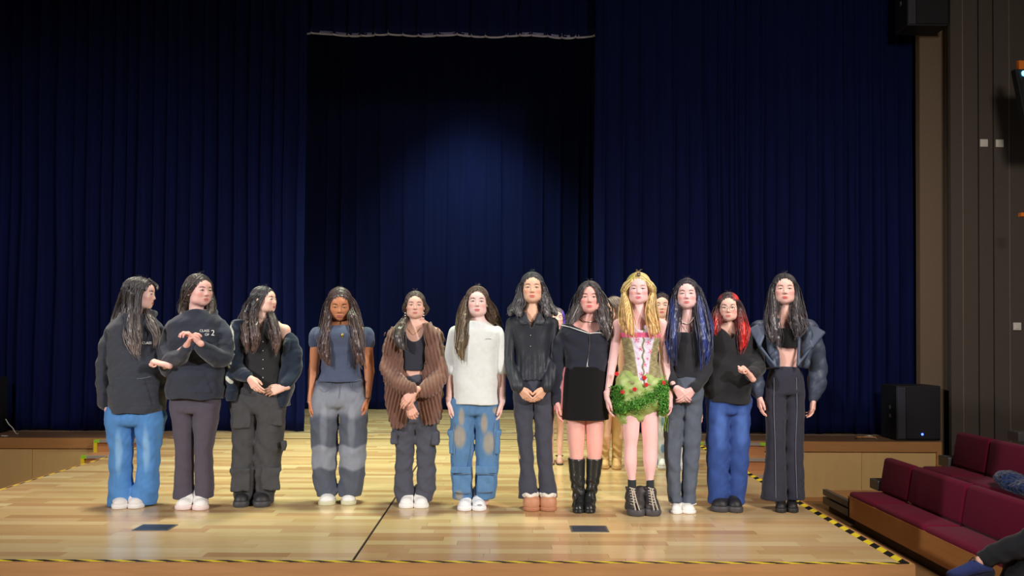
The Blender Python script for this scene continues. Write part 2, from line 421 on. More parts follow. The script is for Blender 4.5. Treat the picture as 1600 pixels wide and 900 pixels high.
# ------------------------------------------------------------------ a person
class Person:
    def __init__(s, label, sole, skin=(238, 190, 165), yoff=.15):
        g = ground(sole[0], sole[1]); s.Y = g[1] + yoff; s.seed = (zlib.crc32(label.encode()) % 997) / 50.0
        s.o = np.array([g[0], s.Y, 0.0]); s.skin = c1(*skin)
        s.root = empty('person', s.o.tolist(), label, 'person'); s.mpp = s.Y / FPX; s.parts = []; s.arms = []
    def P(s, px, py, dy=0.0): return at(px, py, s.Y + dy)
    def add(s, name, fld, mat, col, adapt=0.004, label=None):
        V, Q, T = fld.mesh(adapt)
        cc = col(V) if callable(col) else np.broadcast_to(c1(*col), (len(V), 3))
        o = mk(name, V, Q, mat, s.root, s.o, cc, T=T)
        if label: o['label'] = label
        s.last = V; s.lasto = o; return o
    def raw(s, name, V, Q, mat, col=None, smooth=True, T=None, label=None, parent=None):
        cc = None if col is None else (np.broadcast_to(c1(*col), (len(V), 3)) if isinstance(col, tuple) else col)
        o = mk(name, V, Q, mat, parent or (s.lasto if name in SUB and getattr(s, 'lasto', None) else s.root), s.o, cc, smooth, T)
        if label: o['label'] = label
        return o
    def rows(s, rows, ratio=.66, dy=0.0, bmin=0.0):
        out = []
        for r in rows:
            py, xl, xr = r[:3]; m = s.P((xl + xr) / 2, py, dy); a = (xr - xl) / 2 * s.mpp
            out.append((m[2], m[0], m[1] + (r[3] if len(r) > 3 else 0), a, max(a * ratio, bmin)))
        return out
    # head
    def head(s, top, chin, cx, yaw=0, pitch=0, roll=0, lips=(205, 110, 105), brow=(70, 55, 50), blush=.35, dy=-.01, iris=(35, 25, 22)):
        zt, zc = s.P(cx, top)[2], s.P(cx, chin)[2]; sc = (zt - zc) / .236
        c = s.P(cx, chin, dy); c[2] = zc + .117 * sc
        s.hc = c; s.hs = sc * .97
        yaw += math.degrees(math.atan2(-c[0], c[1]))
        s.hR = np.array((Matrix.Rotation(R(yaw), 3, 'Z') @ Matrix.Rotation(R(roll), 3, 'Y') @ Matrix.Rotation(R(pitch), 3, 'X')))
        V, Q, T, m = HEAD
        col = np.broadcast_to(s.skin, (len(V), 3)).copy()
        def mix(mask, cc, a=1.0):
            nonlocal col; k = (mask * a)[:, None]; col = col * (1 - k) + np.asarray(cc, float) * k
        mix(m['blush'], s.skin * np.array([.98, .74, .74]), blush)
        mix(m['lips'], c1(*lips)); mix(m['brow'], c1(*brow), .9); mix(m['lash'], c1(30, 22, 22), .9); mix(m['nost'], c1(90, 45, 40), .7)
        s.hcol = c1(*brow)
        s.parts.append((s.h2w(V), Q, T, col))
        for sx in (-1, 1):
            v, q = ball((sx * .031, -.0742, 0), .0125, 14, 12)
            d = v - np.array([sx * .031, -.0742, 0]); ang = -d[:, 1] / .0125
            cc = np.where((ang > .8)[:, None], c1(*iris), c1(205, 195, 190))
            s.parts.append((s.h2w(v), q, np.zeros((0, 3), int), cc))
    def h2w(s, v): return (np.asarray(v, float) * s.hs) @ s.hR.T + s.hc
    def w2h(s, v): return ((np.asarray(v, float) - s.hc) @ s.hR) / s.hs
    # arms: points shoulder, elbow, wrist ; fingers direction, palm normal
    def arm(s, side, sh, el, wr, fing=(0, 0, -1), palm=None, pose='relaxed', rad=(.033, .028, .02), hand=True, hscale=.93):
        s.arms.append((np.asarray(sh), np.asarray(el), np.asarray(wr), rad))
        if not hand: return
        V, Q, T = HANDS[pose]
        V = V.copy()
        if palm is None: palm = (-side, 0, 0)         # side -1: image left -> palm faces +x
        if side > 0: V[:, 0] *= -1; Q = Q[:, ::-1]; T = T[:, ::-1]
        z = -unit(fing); x = unit(palm) * (1 if side < 0 else -1); x = unit(x - z * (x @ z)); y = np.cross(z, x)
        Rm = np.stack([x, y, z], 1)
        Vw = (V * hscale) @ Rm.T + np.asarray(wr)
        s.parts.append((Vw, Q, T, s.skin * np.array([1, .97, .96])))
    def body(s, shz, crotch, legs=None, bulk=1.0, bare=None, cx=None, h=.0075, torso=True, cy=0.0, extra=None, col=None, feet=False):
        """shz: px row of the shoulder line, crotch px row, legs: ((hipx,kneex,anklex),(…)) px columns"""
        f = F(h); X0 = cx if cx is not None else (s.arms[0][0][0] + s.arms[1][0][0]) / 2
        zs = s.P(0, shz)[2]; zc = s.P(0, crotch)[2]; Yc = s.Y + cy; T = zs - zc; b = bulk
        hw = abs(s.arms[1][0][0] - s.arms[0][0][0]) / 2
        sec = [(zs + .03, X0, Yc + .01, .055, .045), (zs + .01, X0, Yc + .008, max(hw * .62, .08), .05), (zs - .03, X0, Yc, hw * .86, .06 * b), (zs - .11, X0, Yc - .002, .112 * b, .076 * b), (zs - .2, X0, Yc - .002, .1 * b, .07 * b),
               (zs - T * .55, X0, Yc, .088 * b, .064 * b), (zs - T * .72, X0, Yc, .098 * b, .07 * b), (zs - T * .86, X0, Yc + .005, .108 * b, .068 * b), ((zc + .075) if legs else zc - .01, X0, Yc + .005, .098 * b, .056 * b)]
        f.loft(sec, .01, 2.2)
        nk = s.h2w((0, .02, -.09)); f.cone((X0, Yc + .012, zs + .02), nk, .056, .052 * s.hs, .022)
        for (a, e, w_, r) in s.arms: f.cone((X0 + (a[0] - X0) * .22, Yc + .02, zs + .044), (X0 + (a[0] - X0) * .85, Yc + .005, a[2] + .01), .04, .031, .03)
        for (a, e, w_, r) in s.arms:
            f.ell(a, (r[0] * 1.08,) * 3, .02); f.cone(a, e, r[0], r[1], .012); f.cone(e, w_, r[1] * 1.02, r[2], .01)
        if legs:
            for i, (hx, kx, ax_) in enumerate(legs):
                hp = s.P(hx, crotch - 8); kp = s.P(kx, (crotch + s.feet_y) / 2 + 2, -.01); ap = s.P(ax_, s.feet_y - 16, .03)
                f.cone(hp, kp, .056 * b, .042 * b, .012); f.cone(kp, ap, .042 * b, .03, .01)
                if feet: f.cone(ap, ap + np.array([-ap[0] / ap[1] * .1, -.1, -.04]), .031, .022, .01)
        for rr in (bare or []): f.loft(rr, .012, 2.05, sm=.03)
        if extra: extra(f)
        V, Q, T_ = f.mesh(0.004)
        cc = np.broadcast_to(s.skin, (len(V), 3)) if col is None else col(V)
        s.parts.append((V, Q, T_, cc)); s.bodyV = V
        V, Q, T_, K = join3(s.parts)
        mk('body', V, Q, 'skin', s.root, s.o, K, T=T_)
    def surf(s, px, py, V=None, rad=.012):
        "front surface point of the last garment seen at the pixel"
        V = s.last if V is None else V; p = s.P(px, py)
        for k in range(3):
            m = (np.abs(V[:, 0] - p[0]) < rad) & (np.abs(V[:, 2] - p[2]) < rad)
            if not m.any(): rad *= 2; continue
            y = V[m, 1].min(); p = at(px, py, y)
        return p
    def path(s, pix, off=-.003, V=None): return np.array([s.surf(x, y, V) + [0, off, 0] for x, y in pix])
    def line(s, name, pix, r, mat, n=None, off=-.002, V=None, label=None, mcol=None):
        v, q = tube(smoothpath(s.path(pix, off, V), n or 4 * len(pix)), r, 6); return s.raw(name, v, q, mat, mcol, label=label)
    def shoes(s, kind, items, ucol, scol, mat='rubber', zoff=0.0, lab=None, colfn=None, shaft=1.0, hk=1.0, rows=None):
        if kind not in SHOES: SHOES[kind] = shoe_mesh(kind)
        (V1, Q1, T1), (V2, Q2, T2), sole = SHOES[kind]
        for (px, py, wpx, yaw) in items:
            g = ground(px, py); 
            w0 = .098 if kind in ('chunky', 'platform') else .088 if kind != 'heel' else .078
            sx = min(max(wpx * g[1] / FPX / w0, .75), 1.35); a = R(yaw) - math.atan2(g[0], g[1]); ca, sa = math.cos(a), math.sin(a)
            def tf(V):
                kx = sx + (max(sx, 1.0) * shaft - sx) * np.clip((V[:, 2] - .09) / .12, 0, 1)
                v = np.stack([V[:, 0] * kx, V[:, 1], V[:, 2]], 1); v = v - [0, -.085, 0]; v[:, 1] += .05 * sx; x = v[:, 0] * ca - v[:, 1] * sa; y = v[:, 0] * sa + v[:, 1] * ca
                return np.stack([x + g[0], y + g[1], v[:, 2] * hk + zoff + .0005], 1)
            cu = c1(*ucol) if colfn is None else colfn(V2, c1(*ucol))
            its = [(tf(V1), Q1, T1, c1(*scol)), (tf(V2), Q2, T2, cu)]
            if rows:
                f = F(.0045); f.loft(s.rows(rows[items.index((px, py, wpx, yaw))], 1.05, .005), .01, 2.1, sm=.02, cap=.004)
                f.disp(lambda X, Y, Z: .004 * np.sin(Z * 95 + 2 * np.sin(X * 50) + 2 * np.sin(Y * 40)) * np.clip((.26 - Z) / .1, .1, 1))
                a_, b_, c_ = f.mesh(.003); its.append((a_, b_, c_, c1(*ucol)))
            V, Q, T, K = join3(its)
            o = mk('boot' if rows else 'slipper' if kind == 'slipper' else 'shoe', V, Q, mat, s.root, s.o, K, T=T)
            s.last_shoe = V; s.lasto = o
            if lab: o['label'] = lab
    # hair
    def hair(s, col, guides, tip=None, part=0.0, face=(.057, .088), n=16, wav=.004, colfn=None, capw=1.0, back=True, top=.062, strand=1.0, facec=(0, -.09, -.022), h=.0042, lift=0.0):
        f = F(h); col = c1(*col); tip = col if tip is None else c1(*tip); rs = np.random.RandomState(int(s.seed * 50) + 3)
        f.ell((0, .017, .034), (.0835 * capw, .101, .085 + lift), .01)
        if back: f.ell((0, .045, -.03), (.076 * capw, .066, .085), .02)
        f.ell((facec[0], facec[1], facec[2] - .012), (face[0], .085, face[1] - .022), .008, sub=True)
        f.ell((part * .6, facec[1], facec[2] + .045), (face[0] * .56, .08, face[1] - .036), .014, sub=True)
        f.ell((facec[0], facec[1] - .01, facec[2] - .09), (face[0] * .98, .11, .1), .006, sub=True)
        G = []
        for g in guides:
            P = []; rd = []
            for it in g:
                if it[0] == 'h': P.append(np.array(it[1:4])); rd.append(it[4])
                else: P.append(s.w2h(s.P(it[0], it[1], it[2]))); rd.append(it[3] * s.mpp / s.hs)
            G.append((P, rd))
            PP = smoothpath(P, 9); RR = np.interp(np.linspace(0, len(P) - 1, 9), range(len(P)), rd)
            f.chain(PP, RR * .66, .008)
        f.disp(lambda X, Y, Z: .0022 * np.sin(np.arctan2(Y - .01, X) * 34 + 3 * np.sin(Z * 22) + 2 * np.sin(X * 60)) + .0014 * np.sin(np.arctan2(Y - .01, X) * 61 + 2 * np.sin(Z * 31)))
        V, Q, T = f.mesh(0.003)
        items = [(V, Q, T, None)]
        # strands following the guides
        for P, rd in G:
            L = len(P)
            for i in range(int(n * strand * 1.7)):
                u = rs.normal(size=3); u /= np.linalg.norm(u); u *= rs.rand() ** .3 * np.array([1.3, .85, 1]); m = 15
                end = rs.uniform(.8, 1.06); t = np.linspace(0, min(end, 1.0), m); base = smoothpath(P, 24)
                tt = t * 23; i0 = np.minimum(tt.astype(int), 22); fr = (tt - i0)[:, None]
                pts = base[i0] * (1 - fr) + base[i0 + 1] * fr; rr = np.interp(t * (L - 1), range(L), rd)
                ph = rs.uniform(0, 6.3); wv = (wav * np.sin(t * 14 + ph) * t)[:, None] * np.array([1, .6, 0])
                if end > 1: pts = pts + (t[:, None] ** 8) * (pts[-1] - pts[-4]) * .3
                pts = pts + u[None] * rr[:, None] + wv
                v, q = tube(pts, np.interp(t, [0, .1, .8, 1], [.001, .0024, .0022, .0007]), 4)
                items.append((v, q, np.zeros((0, 3), int), rs.uniform(.75, 1.35)))
        # strands lying over the cap from the parting
        for i in range(int(120 * strand)):
            y0 = rs.uniform(-.075, .09); sd = rs.choice([-1, 1]); a1 = rs.uniform(1.5, 2.1); a = np.linspace(.02, a1, 14)
            yy = y0 + .03 * np.sin(a) * (1 if y0 > 0 else .3); wq = np.sqrt(np.maximum(.04, 1 - ((yy - .017) / .103) ** 2))
            x = part + sd * .0855 * capw * np.sin(a) * wq - part * np.sin(a); z = .034 + (.0865 + lift) * np.cos(a) * wq
            pts = np.stack([x, yy, z], 1)
            infa = ((((pts[:, 0] - facec[0]) / face[0]) ** 2 + ((pts[:, 1] - facec[1]) / .085) ** 2 + ((pts[:, 2] - facec[2] + .012) / (face[1] - .022)) ** 2) < 1) | (
                (((pts[:, 0] - part * .6) / (face[0] * .56)) ** 2 + ((pts[:, 1] - facec[1]) / .08) ** 2 + ((pts[:, 2] - facec[2] - .045) / (face[1] - .036)) ** 2) < 1)
            k = np.argmax(infa) if infa.any() else 14
            if k < 4: continue
            pts = pts[:k]; v, q = tube(pts, np.interp(np.linspace(0, 1, k), [0, .15, .85, 1], [.0008, .002, .002, .0006]), 4)
            items.append((v, q, np.zeros((0, 3), int), rs.uniform(.8, 1.3)))
        for i in range(int(10 * strand)):
            a = rs.uniform(-.5, .5); y0 = rs.uniform(-.03, .04); p0 = np.array([part + .01 * a, y0, .115 + lift]); d = np.array([a, rs.uniform(-.3, .3), 1.0]) * rs.uniform(.01, .028)
            v, q = tube(smoothpath([p0, p0 + d * .7, p0 + d + [.012 * np.sign(a), 0, -.003]], 6), .0006, 3)
            items.append((v, q, np.zeros((0, 3), int), 1.0))
        out = []
        zmin = min(i[0][:, 2].min() for i in items[:1])
        for v, q, t, k in items:
            tt = np.clip((v[:, 2] - .02) / (zmin - .02 - 1e-6), 0, 1)[:, None]
            cc = col * (1 - tt) + tip * tt
            if colfn: cc = colfn(v, cc)
            if k is None: k = (1 + .22 * np.sin(np.arctan2(v[:, 1] - .01, v[:, 0]) * 57 + 2 * np.sin(v[:, 2] * 25)))[:, None]
            out.append((s.h2w(v), q, t, np.clip(cc * k, 0, 1)))
        V, Q, T, K = join3(out); mk('hair', V, Q, 'hair', s.root, s.o, K, T=T)
    # garments
    def trousers(s, name, hip, left, right, col, mat='denim', ratioL=.95, fold=.004, hipratio=.62, h=.0062, seed=0, sx=34, sz=26, extra=None, label=None, dy=0.0):
        f = F(h)
        f.loft(s.rows(hip[:-1] + [(hip[-1][0] - 14, hip[-1][1], hip[-1][2]), (hip[-1][0] - 3, hip[-1][1] + 5, hip[-1][2] - 5)], .54, dy, .088), .018, 2.3, sm=.03, cap=.03)
        for rr in (left, right): f.loft(s.rows([(rr[0][0] - 14, rr[0][1] + 4, rr[0][2] - 4)] + rr, ratioL, dy, .066), .016, 2.2, sm=.03, cap=.01)
        f.disp(folds(s.seed + seed, fold, sx, sz))
        if extra: extra(f)
        return s.add(name, f, mat, col, label=label)
    def sleeve(s, f, pts, k=.015, wr=.0):
        "pts: (px,py,dy,rpx)"
        P = [s.P(a, b, c) for a, b, c, r in pts]; r = [q[3] * s.mpp for q in pts]
        n = 4 * len(P); PP = smoothpath(P, n); RR = np.interp(np.linspace(0, len(P) - 1, n), range(len(P)), r)
        f.chain(PP, RR, k)
    def sphere(s, name, px, py, r, mat, off=-.002, label=None, V=None):
        v, q = ball(s.surf(px, py, V) + [0, off, 0], r); return s.raw(name, v, q, mat, label=label)
    def text(s, txt, px, py, hpx, mat='white_print', parent=None, name='lettering', V=None, rot=0.0):
        cu = bpy.data.curves.new(name, 'FONT'); cu.body = txt; cu.size = hpx * s.mpp * 1.35; cu.align_x = 'CENTER'; cu.align_y = 'CENTER'; cu.extrude = .0008
        o = bpy.data.objects.new(name, cu); C.objects.link(o)
        me = bpy.data.meshes.new_from_object(o); bpy.data.objects.remove(o); me.materials.append(M[mat])
        me.name = name; o = bpy.data.objects.new(name, me); C.objects.link(o); o.parent = s.lasto
        o.location = (s.surf(px, py, V) + [0, -.006, 0] - s.o).tolist(); o.rotation_euler = (R(84), R(rot), 0); return o

def vmask(V, p, rx, rz, soft=.6):
    return ins(1 - (((V[:, 0] - p[0]) / rx) ** 2 + ((V[:, 2] - p[2]) / rz) ** 2), 0, soft)[:, None]
# ------------------------------------------------------------------ the stage and the hall
def plank_mat():
    t = NT('maple_plank', 0.28, Coat_Weight=0.35, Coat_Roughness=0.12)
    oi = t.n('ShaderNodeObjectInfo'); ge = t.n('ShaderNodeNewGeometry')
    r = t.math('FRACT', t.math('ADD', oi.outputs['Random'], ge.outputs['Random Per Island']))
    cr = t.n('ShaderNodeValToRGB'); e = cr.color_ramp; e.elements[0].position = 0; e.elements[0].color = rgba((188, 150, 104)); e.elements[1].position = 1; e.elements[1].color = rgba((228, 210, 162))
    for p, c in ((.25, (206, 172, 120)), (.5, (214, 188, 136)), (.75, (222, 198, 148)), (.9, (198, 158, 112))): x = e.elements.new(p); x.color = rgba(c)
    t.l(r, cr.inputs[0]); f = t.noise(6, 4, mapscale=(.6, 14, 1))
    t.l(t.mixcol(.35, cr.outputs[0], t.mixcol(f, (.55, .5, .42, 1), (1.1, 1.08, 1.05, 1)), 'MULTIPLY'), t.b.inputs['Base Color'])
    rr = t.math('MULTIPLY_ADD', t.noise(2.5, 3), .16, .17); t.l(rr, t.b.inputs['Roughness'])
    return t.m
M['plank'] = plank_mat()
M['gap'] = flat_mat('floor_joint', (70, 48, 30), 0.8)
M['edge'] = flat_mat('edge_wood', (180, 132, 84), 0.4, var=.2, nscale=5, mapscale=(.7, 8, 8))
M['ply'] = flat_mat('birch_facing', (214, 182, 126), 0.5, var=.08, nscale=4, mapscale=(3, 1, .6))
M['ply2'] = flat_mat('thrust_facing', (170, 122, 76), 0.5, var=.12, nscale=4, mapscale=(1, 1, 5))
M['shadedwood'] = flat_mat('shaded_stage_boards', (120, 92, 70), 0.5, var=.15, nscale=6, mapscale=(.6, 6, 1))  # shade on the side decks painted in as a darker board colour
M['hallfloor'] = flat_mat('hall_floor', (130, 98, 62), 0.55, var=.15, nscale=5)
M['wallp'] = flat_mat('wall_panel_paint', (74, 66, 60), 0.75, var=.12, nscale=30, bump=(200, .3, .002))
M['pillar'] = flat_mat('pillar_paint', (108, 92, 76), 0.7, var=.08, nscale=20)
M['groove'] = flat_mat('groove', (12, 11, 10), 0.9)
M['trimlite'] = flat_mat('metal_trim', (150, 140, 128), 0.4, Metallic=.6)
M['plate'] = flat_mat('switch_plate', (215, 212, 205), 0.5)
M['maroon'] = flat_mat('maroon_upholstery', (104, 16, 46), 0.95, var=.16, nscale=120, bump=(400, .5, .002), Sheen_Weight=.06, Specular_IOR_Level=.15)
M['benchwood'] = flat_mat('bench_wood', (172, 118, 66), 0.4, var=.15, nscale=4, mapscale=(8, .6, 8))
M['base'] = flat_mat('bench_base', (62, 52, 42), 0.6)
M['alu'] = flat_mat('brushed_aluminium', (120, 122, 124), 0.45, Metallic=.7)
M['speaker'] = flat_mat('speaker_cabinet', (20, 22, 27), 0.6, bump=(300, .4, .001))
M['grille'] = flat_mat('speaker_grille', (14, 16, 24), 0.75, bump=(900, .8, .001))
M['spk_edge'] = flat_mat('speaker_edge', (52, 54, 66), 0.45)
M['cable'] = flat_mat('white_cable', (210, 208, 205), 0.6)
M['orange'] = flat_mat('orange_strap', (225, 120, 30), 0.6)
M['socket'] = flat_mat('floor_socket_metal', (62, 68, 84), 0.4, Metallic=.4)
M['tapewhite'] = flat_mat('white_edge_tape', (150, 148, 142), 0.6)
M['tapegreen'] = flat_mat('green_marking_tape', (150, 205, 50), 0.6)
M['tapeyellow'] = flat_mat('yellow_marking_tape', (225, 205, 40), 0.6)
M['riser'] = flat_mat('step_riser_wood', (186, 134, 92), 0.5, var=.12, nscale=5)
def emis(name, col, st):
    t = NT(name, .5); t.b.inputs['Base Color'].default_value = rgba(col); t.b.inputs['Emission Color'].default_value = rgba(col); t.b.inputs['Emission Strength'].default_value = st; return t.m
M['led'] = emis('blue_led', (60, 90, 255), 3.0); M['cyan_led'] = emis('cyan_led', (90, 200, 255), 3.0)
def tape_mat(name, axis, period=.16, slant=1.0):
    t = NT(name, .5); tc = t.n('ShaderNodeTexCoord'); sp = t.n('ShaderNodeSeparateXYZ'); t.l(tc.outputs['Object'], sp.inputs[0])
    a, b = (sp.outputs[0], sp.outputs[1]) if axis == 'X' else (sp.outputs[1], sp.outputs[0])
    f = t.math('FRACT', t.math('DIVIDE', t.math('MULTIPLY_ADD', b, slant, a), period)); k = t.math('GREATER_THAN', f, .5)
    t.l(t.mixcol(k, rgba((22, 20, 18)), rgba((228, 205, 45))), t.b.inputs['Base Color']); return t.m
M['tapex'] = tape_mat('hazard_tape_front', 'X', slant=3.0); M['tapey'] = tape_mat('hazard_tape_side', 'Y', slant=-1.0)
def velvet(name, col, sheen=.5):
    t = NT(name, .85, Sheen_Weight=sheen, Sheen_Roughness=.35, Specular_IOR_Level=.1); t.b.inputs['Sheen Tint'].default_value = rgba((70, 100, 230))
    f = t.noise(3, 4, mapscale=(6, 6, .25)); c = lin(col)
    t.l(t.mixcol(f, tuple(c * .55) + (1,), tuple(c * 1.4) + (1,)), t.b.inputs['Base Color']); t.bump(t.noise(500, 2), .3, .002); return t.m
M['velvet'] = velvet('navy_velvet', (8, 18, 62), .3); M['velvet2'] = velvet('navy_velvet_back', (10, 20, 62), .35)
M['hem'] = flat_mat('valance_hem', (150, 150, 190), .8)

XL, XR, YF, YS = -3.83, 2.15, 4.06, 8.78     # thrust left/right edges, front edge, raised stage front line
ZH = -0.68                                    # hall floor level
HF = tag(box('floor', (-9, -2, ZH - .1), (9, 13.5, ZH), 'hallfloor'), kind='structure')

# thrust: body, edge board, front panels, planks
ST = box('stage_base', (XL + .03, YF + .03, ZH), (XR - .03, YS, -.06), 'ply2'); tag(ST, kind='structure')
DK = box('stage_floor', (XL, YF, -.062), (XR, YS, -.006), 'gap'); tag(DK, kind='structure')
rp = random.Random(5); PITCH = .085; n_pl = 0; SEAM = -.80
lens = [.45, .52, .6, .68, .76, .84]
pm = {}
for L in lens:
    o = box('plank', (0, 0, 0), (L - .0012, PITCH - .0014, .006), 'plank', DK); pm[L] = o.data; bpy.data.objects.remove(o)
cells = []; y = YF + .002; r = 0
while y < YS - .01:
    for a, b in ((XL, SEAM - .007), (SEAM + .007, XR)):
        x = a; first = True
        while x < b - .01:
            L = rp.choice(lens) * (rp.uniform(.3, 1) if first else 1); first = False
            if b - x - L < .2: L = b - x
            cells.append((x, y, L)); x += L
    y += PITCH
rest = []
for x, y, L in cells:
    if n_pl < 298:
        Lk = min(lens, key=lambda q: abs(q - L)); o = bpy.data.objects.new('plank', pm[Lk]); C.objects.link(o); o.parent = DK
        o.location = (x, y, -.006); o.scale = (L / Lk, 1, 1); n_pl += 1
    else: rest.append((boxv((x, y, -.006), (x + L - .0012, y + PITCH - .0014, 0)), BOXQ))
v, q = merge(rest); tag(mk('planking', v, q, 'plank', DK, smooth=False), kind='stuff')
box('expansion_joint', (SEAM - .005, YF, -.006), (SEAM + .005, YS, -.003), 'groove', DK)
box('edge_board', (XL - .01, YF - .025, -.085), (XR + .01, YF, 0.0), 'edge', ST)
box('edge_board', (XR, YF, -.085), (XR + .02, YS, 0.0), 'edge', ST); box('edge_board', (XL - .02, YF, -.085), (XL, YS, 0.0), 'edge', ST)
xs = [XL] + [at(px, 890, YF)[0] for px in (68, 270, 472, 673, 874, 1075, 1276)] + [XR]
for a, b in zip(xs[:-1], xs[1:]): box('front_panel', (a + .003, YF - .012, ZH + .02), (b - .003, YF + .03, -.092), 'ply2', ST)
for k in range(6): yy = YF + .1 + k * .78; box('side_panel', (XR - .03, yy, ZH + .02), (XR + .006, yy + .774, -.092), 'ply2', ST)
tag(box('hazard_tape', (XL, YF - .004, .0006), (XR - .05, YF + .026, .0014), 'tapex'), 'black and yellow hazard tape along the front edge of the stage', 'tape')
tag(box('hazard_tape', (XR - .05, YF, .0006), (XR, YS - .35, .0014), 'tapey'), 'black and yellow hazard tape along the right edge of the stage', 'tape')
tag(box('hazard_tape', (XL, YF, .0006), (XL + .014, YS - .6, .0014), 'tapey'), 'worn hazard tape along the left edge of the stage', 'tape')
for (x0, x1, y0, y1, lb) in ((205, 262, 820, 829.5, 'dark metal floor socket cover in front of the person in blue flared jeans'), (893, 952, 822, 831.5, 'dark metal floor socket cover in front of the tall black boots')):
    a = ground(x0, y1); b = ground(x1, y1); c = ground(x1, y0); t = empty('floor_socket', (a[0], a[1], 0), lb, 'floor socket')
    W, D = b[0] - a[0], c[1] - a[1]
    box('frame', (0, 0, .0005), (W, D, .003), 'alu', t); box('lid', (.012, .012, .003), (W - .012, D * .5 - .002, .0045), 'socket', t); box('lid', (.012, D * .5 + .002, .003), (W - .012, D - .012, .0045), 'socket', t)

# raised stage behind
SX0, SX1 = -8.2, 4.99
RS = tag(box('raised_stage', (SX0, YS, ZH), (SX1, 13.4, -.02), 'ply'), kind='structure')
box('deck', (SX0, YS, -.02), (XL, 13.4, 0), 'shadedwood', RS); box('deck', (XR, YS, -.02), (SX1, 13.4, 0), 'shadedwood', RS); 
v = []; y = YS
while y < 13.3:
    x = XL + rp.uniform(-.5, 0)
    while x < XR: L = rp.uniform(.5, .9); x1 = min(x + L, XR); x0 = max(x, XL); v.append((boxv((x0, y, -.02), (max(x1, x0 + .01) - .001, y + .089, 0)), BOXQ)); x += L
    y += .09
vv, q = merge(v); tag(mk('planking', vv, q, 'plank', RS, smooth=False), kind='stuff')
for a, b in ((SX0, XL - .02), (XR + .02, SX1)): box('edge_board', (a, YS - .03, -.115), (b, YS, 0.0), 'edge', RS)
for x in np.arange(XR + .03, SX1 - .1, .95): box('face_panel', (x, YS - .012, ZH + .02), (min(x + .946, SX1), YS + .01, -.118), 'ply', RS)
for x in np.arange(SX0, XL - .1, .95): box('face_panel', (x, YS - .012, ZH + .02), (min(x + .946, XL - .03), YS + .01, -.118), 'ply', RS)
box('kick_board', (XR + .03, YS - .02, ZH), (SX1, YS, ZH + .045), 'edge', RS)
box('end_board', (SX1 - .06, YS - .032, -.3), (SX1, YS, -.1), 'edge', RS)
tag(box('curtain_track', (SX0, 9.325, 0), (SX1, 9.345, .008), 'trimlite'), 'thin pale metal strip along the stage floor at the curtain line', 'strip')
# steps beside the thrust
for (xa, xb, sd, lb) in ((-4.58, XL - .022, -1, 'wooden steps with white and green edge tape, left of the stage'), (XR + .022, XR + .78, 1, 'wooden steps with white and green edge tape, right of the stage')):
    t = empty('stage_steps', ((xa + xb) / 2, YS - .4, ZH), lb, 'steps'); o_ = ((xa + xb) / 2, YS - .4, ZH)
    for k in range(5):
        z = -.002 - k * .135; y1 = YS - .035 - (k) * .0; yn = YS - .16 - k * .26
        if z - .03 < ZH: break
        box('tread', (xa, yn, z - .03), (xb, YS - .034, z), 'riser', t, o_); box('riser', (xa + .01, yn + .015, max(z - .135, ZH)), (xb - .01, yn + .03, z - .03), 'riser', t, o_)
        box('nosing_tape', (xa, yn - .002, z - .028), (xb, yn + .03, z + .0015), 'tapewhite', t, o_)
        for a, b in ((xa - .003, xa + .06), (xb - .06, xb + .001)): box('marking_tape', (a, yn - .004, z - .03), (b, yn + .04, z + .003), 'tapegreen', t, o_)
        if sd < 0: box('marking_tape', (xa - .003, yn - .004, max(z - .135, ZH)), (xa + .035, yn + .014, z - .03), 'tapeyellow', t, o_)

# curtains: pleated cloth with real depth
def curtain(name, x0, x1, y0, z0, z1, mat, seed, label, depth=.09, pit=(.10, .24), hem=False, thick=.012, lean=0.0):
    rs = np.random.RandomState(seed); xs = []; ys = []; x = x0
    while x < x1:
        wd = rs.uniform(*pit); a = depth * rs.uniform(.35, 1.0)
        for t in np.linspace(0, 1, 10, endpoint=False): xs.append(x + wd * (t + .12 * math.sin(2 * math.pi * t))); ys.append(a * (1 - abs(math.cos(math.pi * t)) ** .6) * (-1))
        x += wd
    xs = np.array(xs); ys = np.array(ys); k = xs <= x1 + .05; xs, ys = xs[k], ys[k]; n = len(xs)
    zs = np.concatenate([np.linspace(z0, z0 + .4, 4), np.linspace(z0 + 1, z1, 7)]); V = []
    for j, z in enumerate(zs):
        g = 1.15 - .4 * (z - z0) / (z1 - z0); w_ = .015 * np.sin(xs * 3 + z * 1.3 + seed) * (z1 - z) / (z1 - z0)
        V.append(np.stack([xs + w_ + .01 * rs.normal(size=n) * .3, y0 + ys * g + .01 * np.sin(z * 2 + xs * 5), np.full(n, z) + (.012 * np.sin(xs * 7 + seed) if j == 0 else 0)], 1))
    V = np.concatenate(V); i = np.arange(len(zs) - 1)[:, None] * n; jn = np.arange(n - 1)[None]
    Q = np.stack([i + jn, i + jn + 1, i + n + jn + 1, i + n + jn], -1).reshape(-1, 4)
    m = (x0 + x1) / 2; t = empty(name, (m, y0, z0), label, 'curtain')
    c = mk('drape', V, Q, mat, t, (m, y0, z0)); s_ = c.modifiers.new('thickness', 'SOLIDIFY'); s_.thickness = thick; s_.offset = 1
    if hem:
        hv = V[:n] ; v2 = np.concatenate([hv + [0, -.012, -.02], hv + [0, -.012, .03]]); qq = np.stack([jn[0], jn[0] + 1, n + jn[0] + 1, n + jn[0]], -1)
        h = mk('hem', v2, qq, 'hem', t, (m, y0, z0)); s2 = h.modifiers.new('thickness', 'SOLIDIFY'); s2.thickness = .01
    return t
ZT = 6.6
curtain('stage_curtain', -8.1, -2.44, 9.46, .012, ZT, 'velvet', 3, 'tall pleated navy velvet curtain on the left half of the stage')
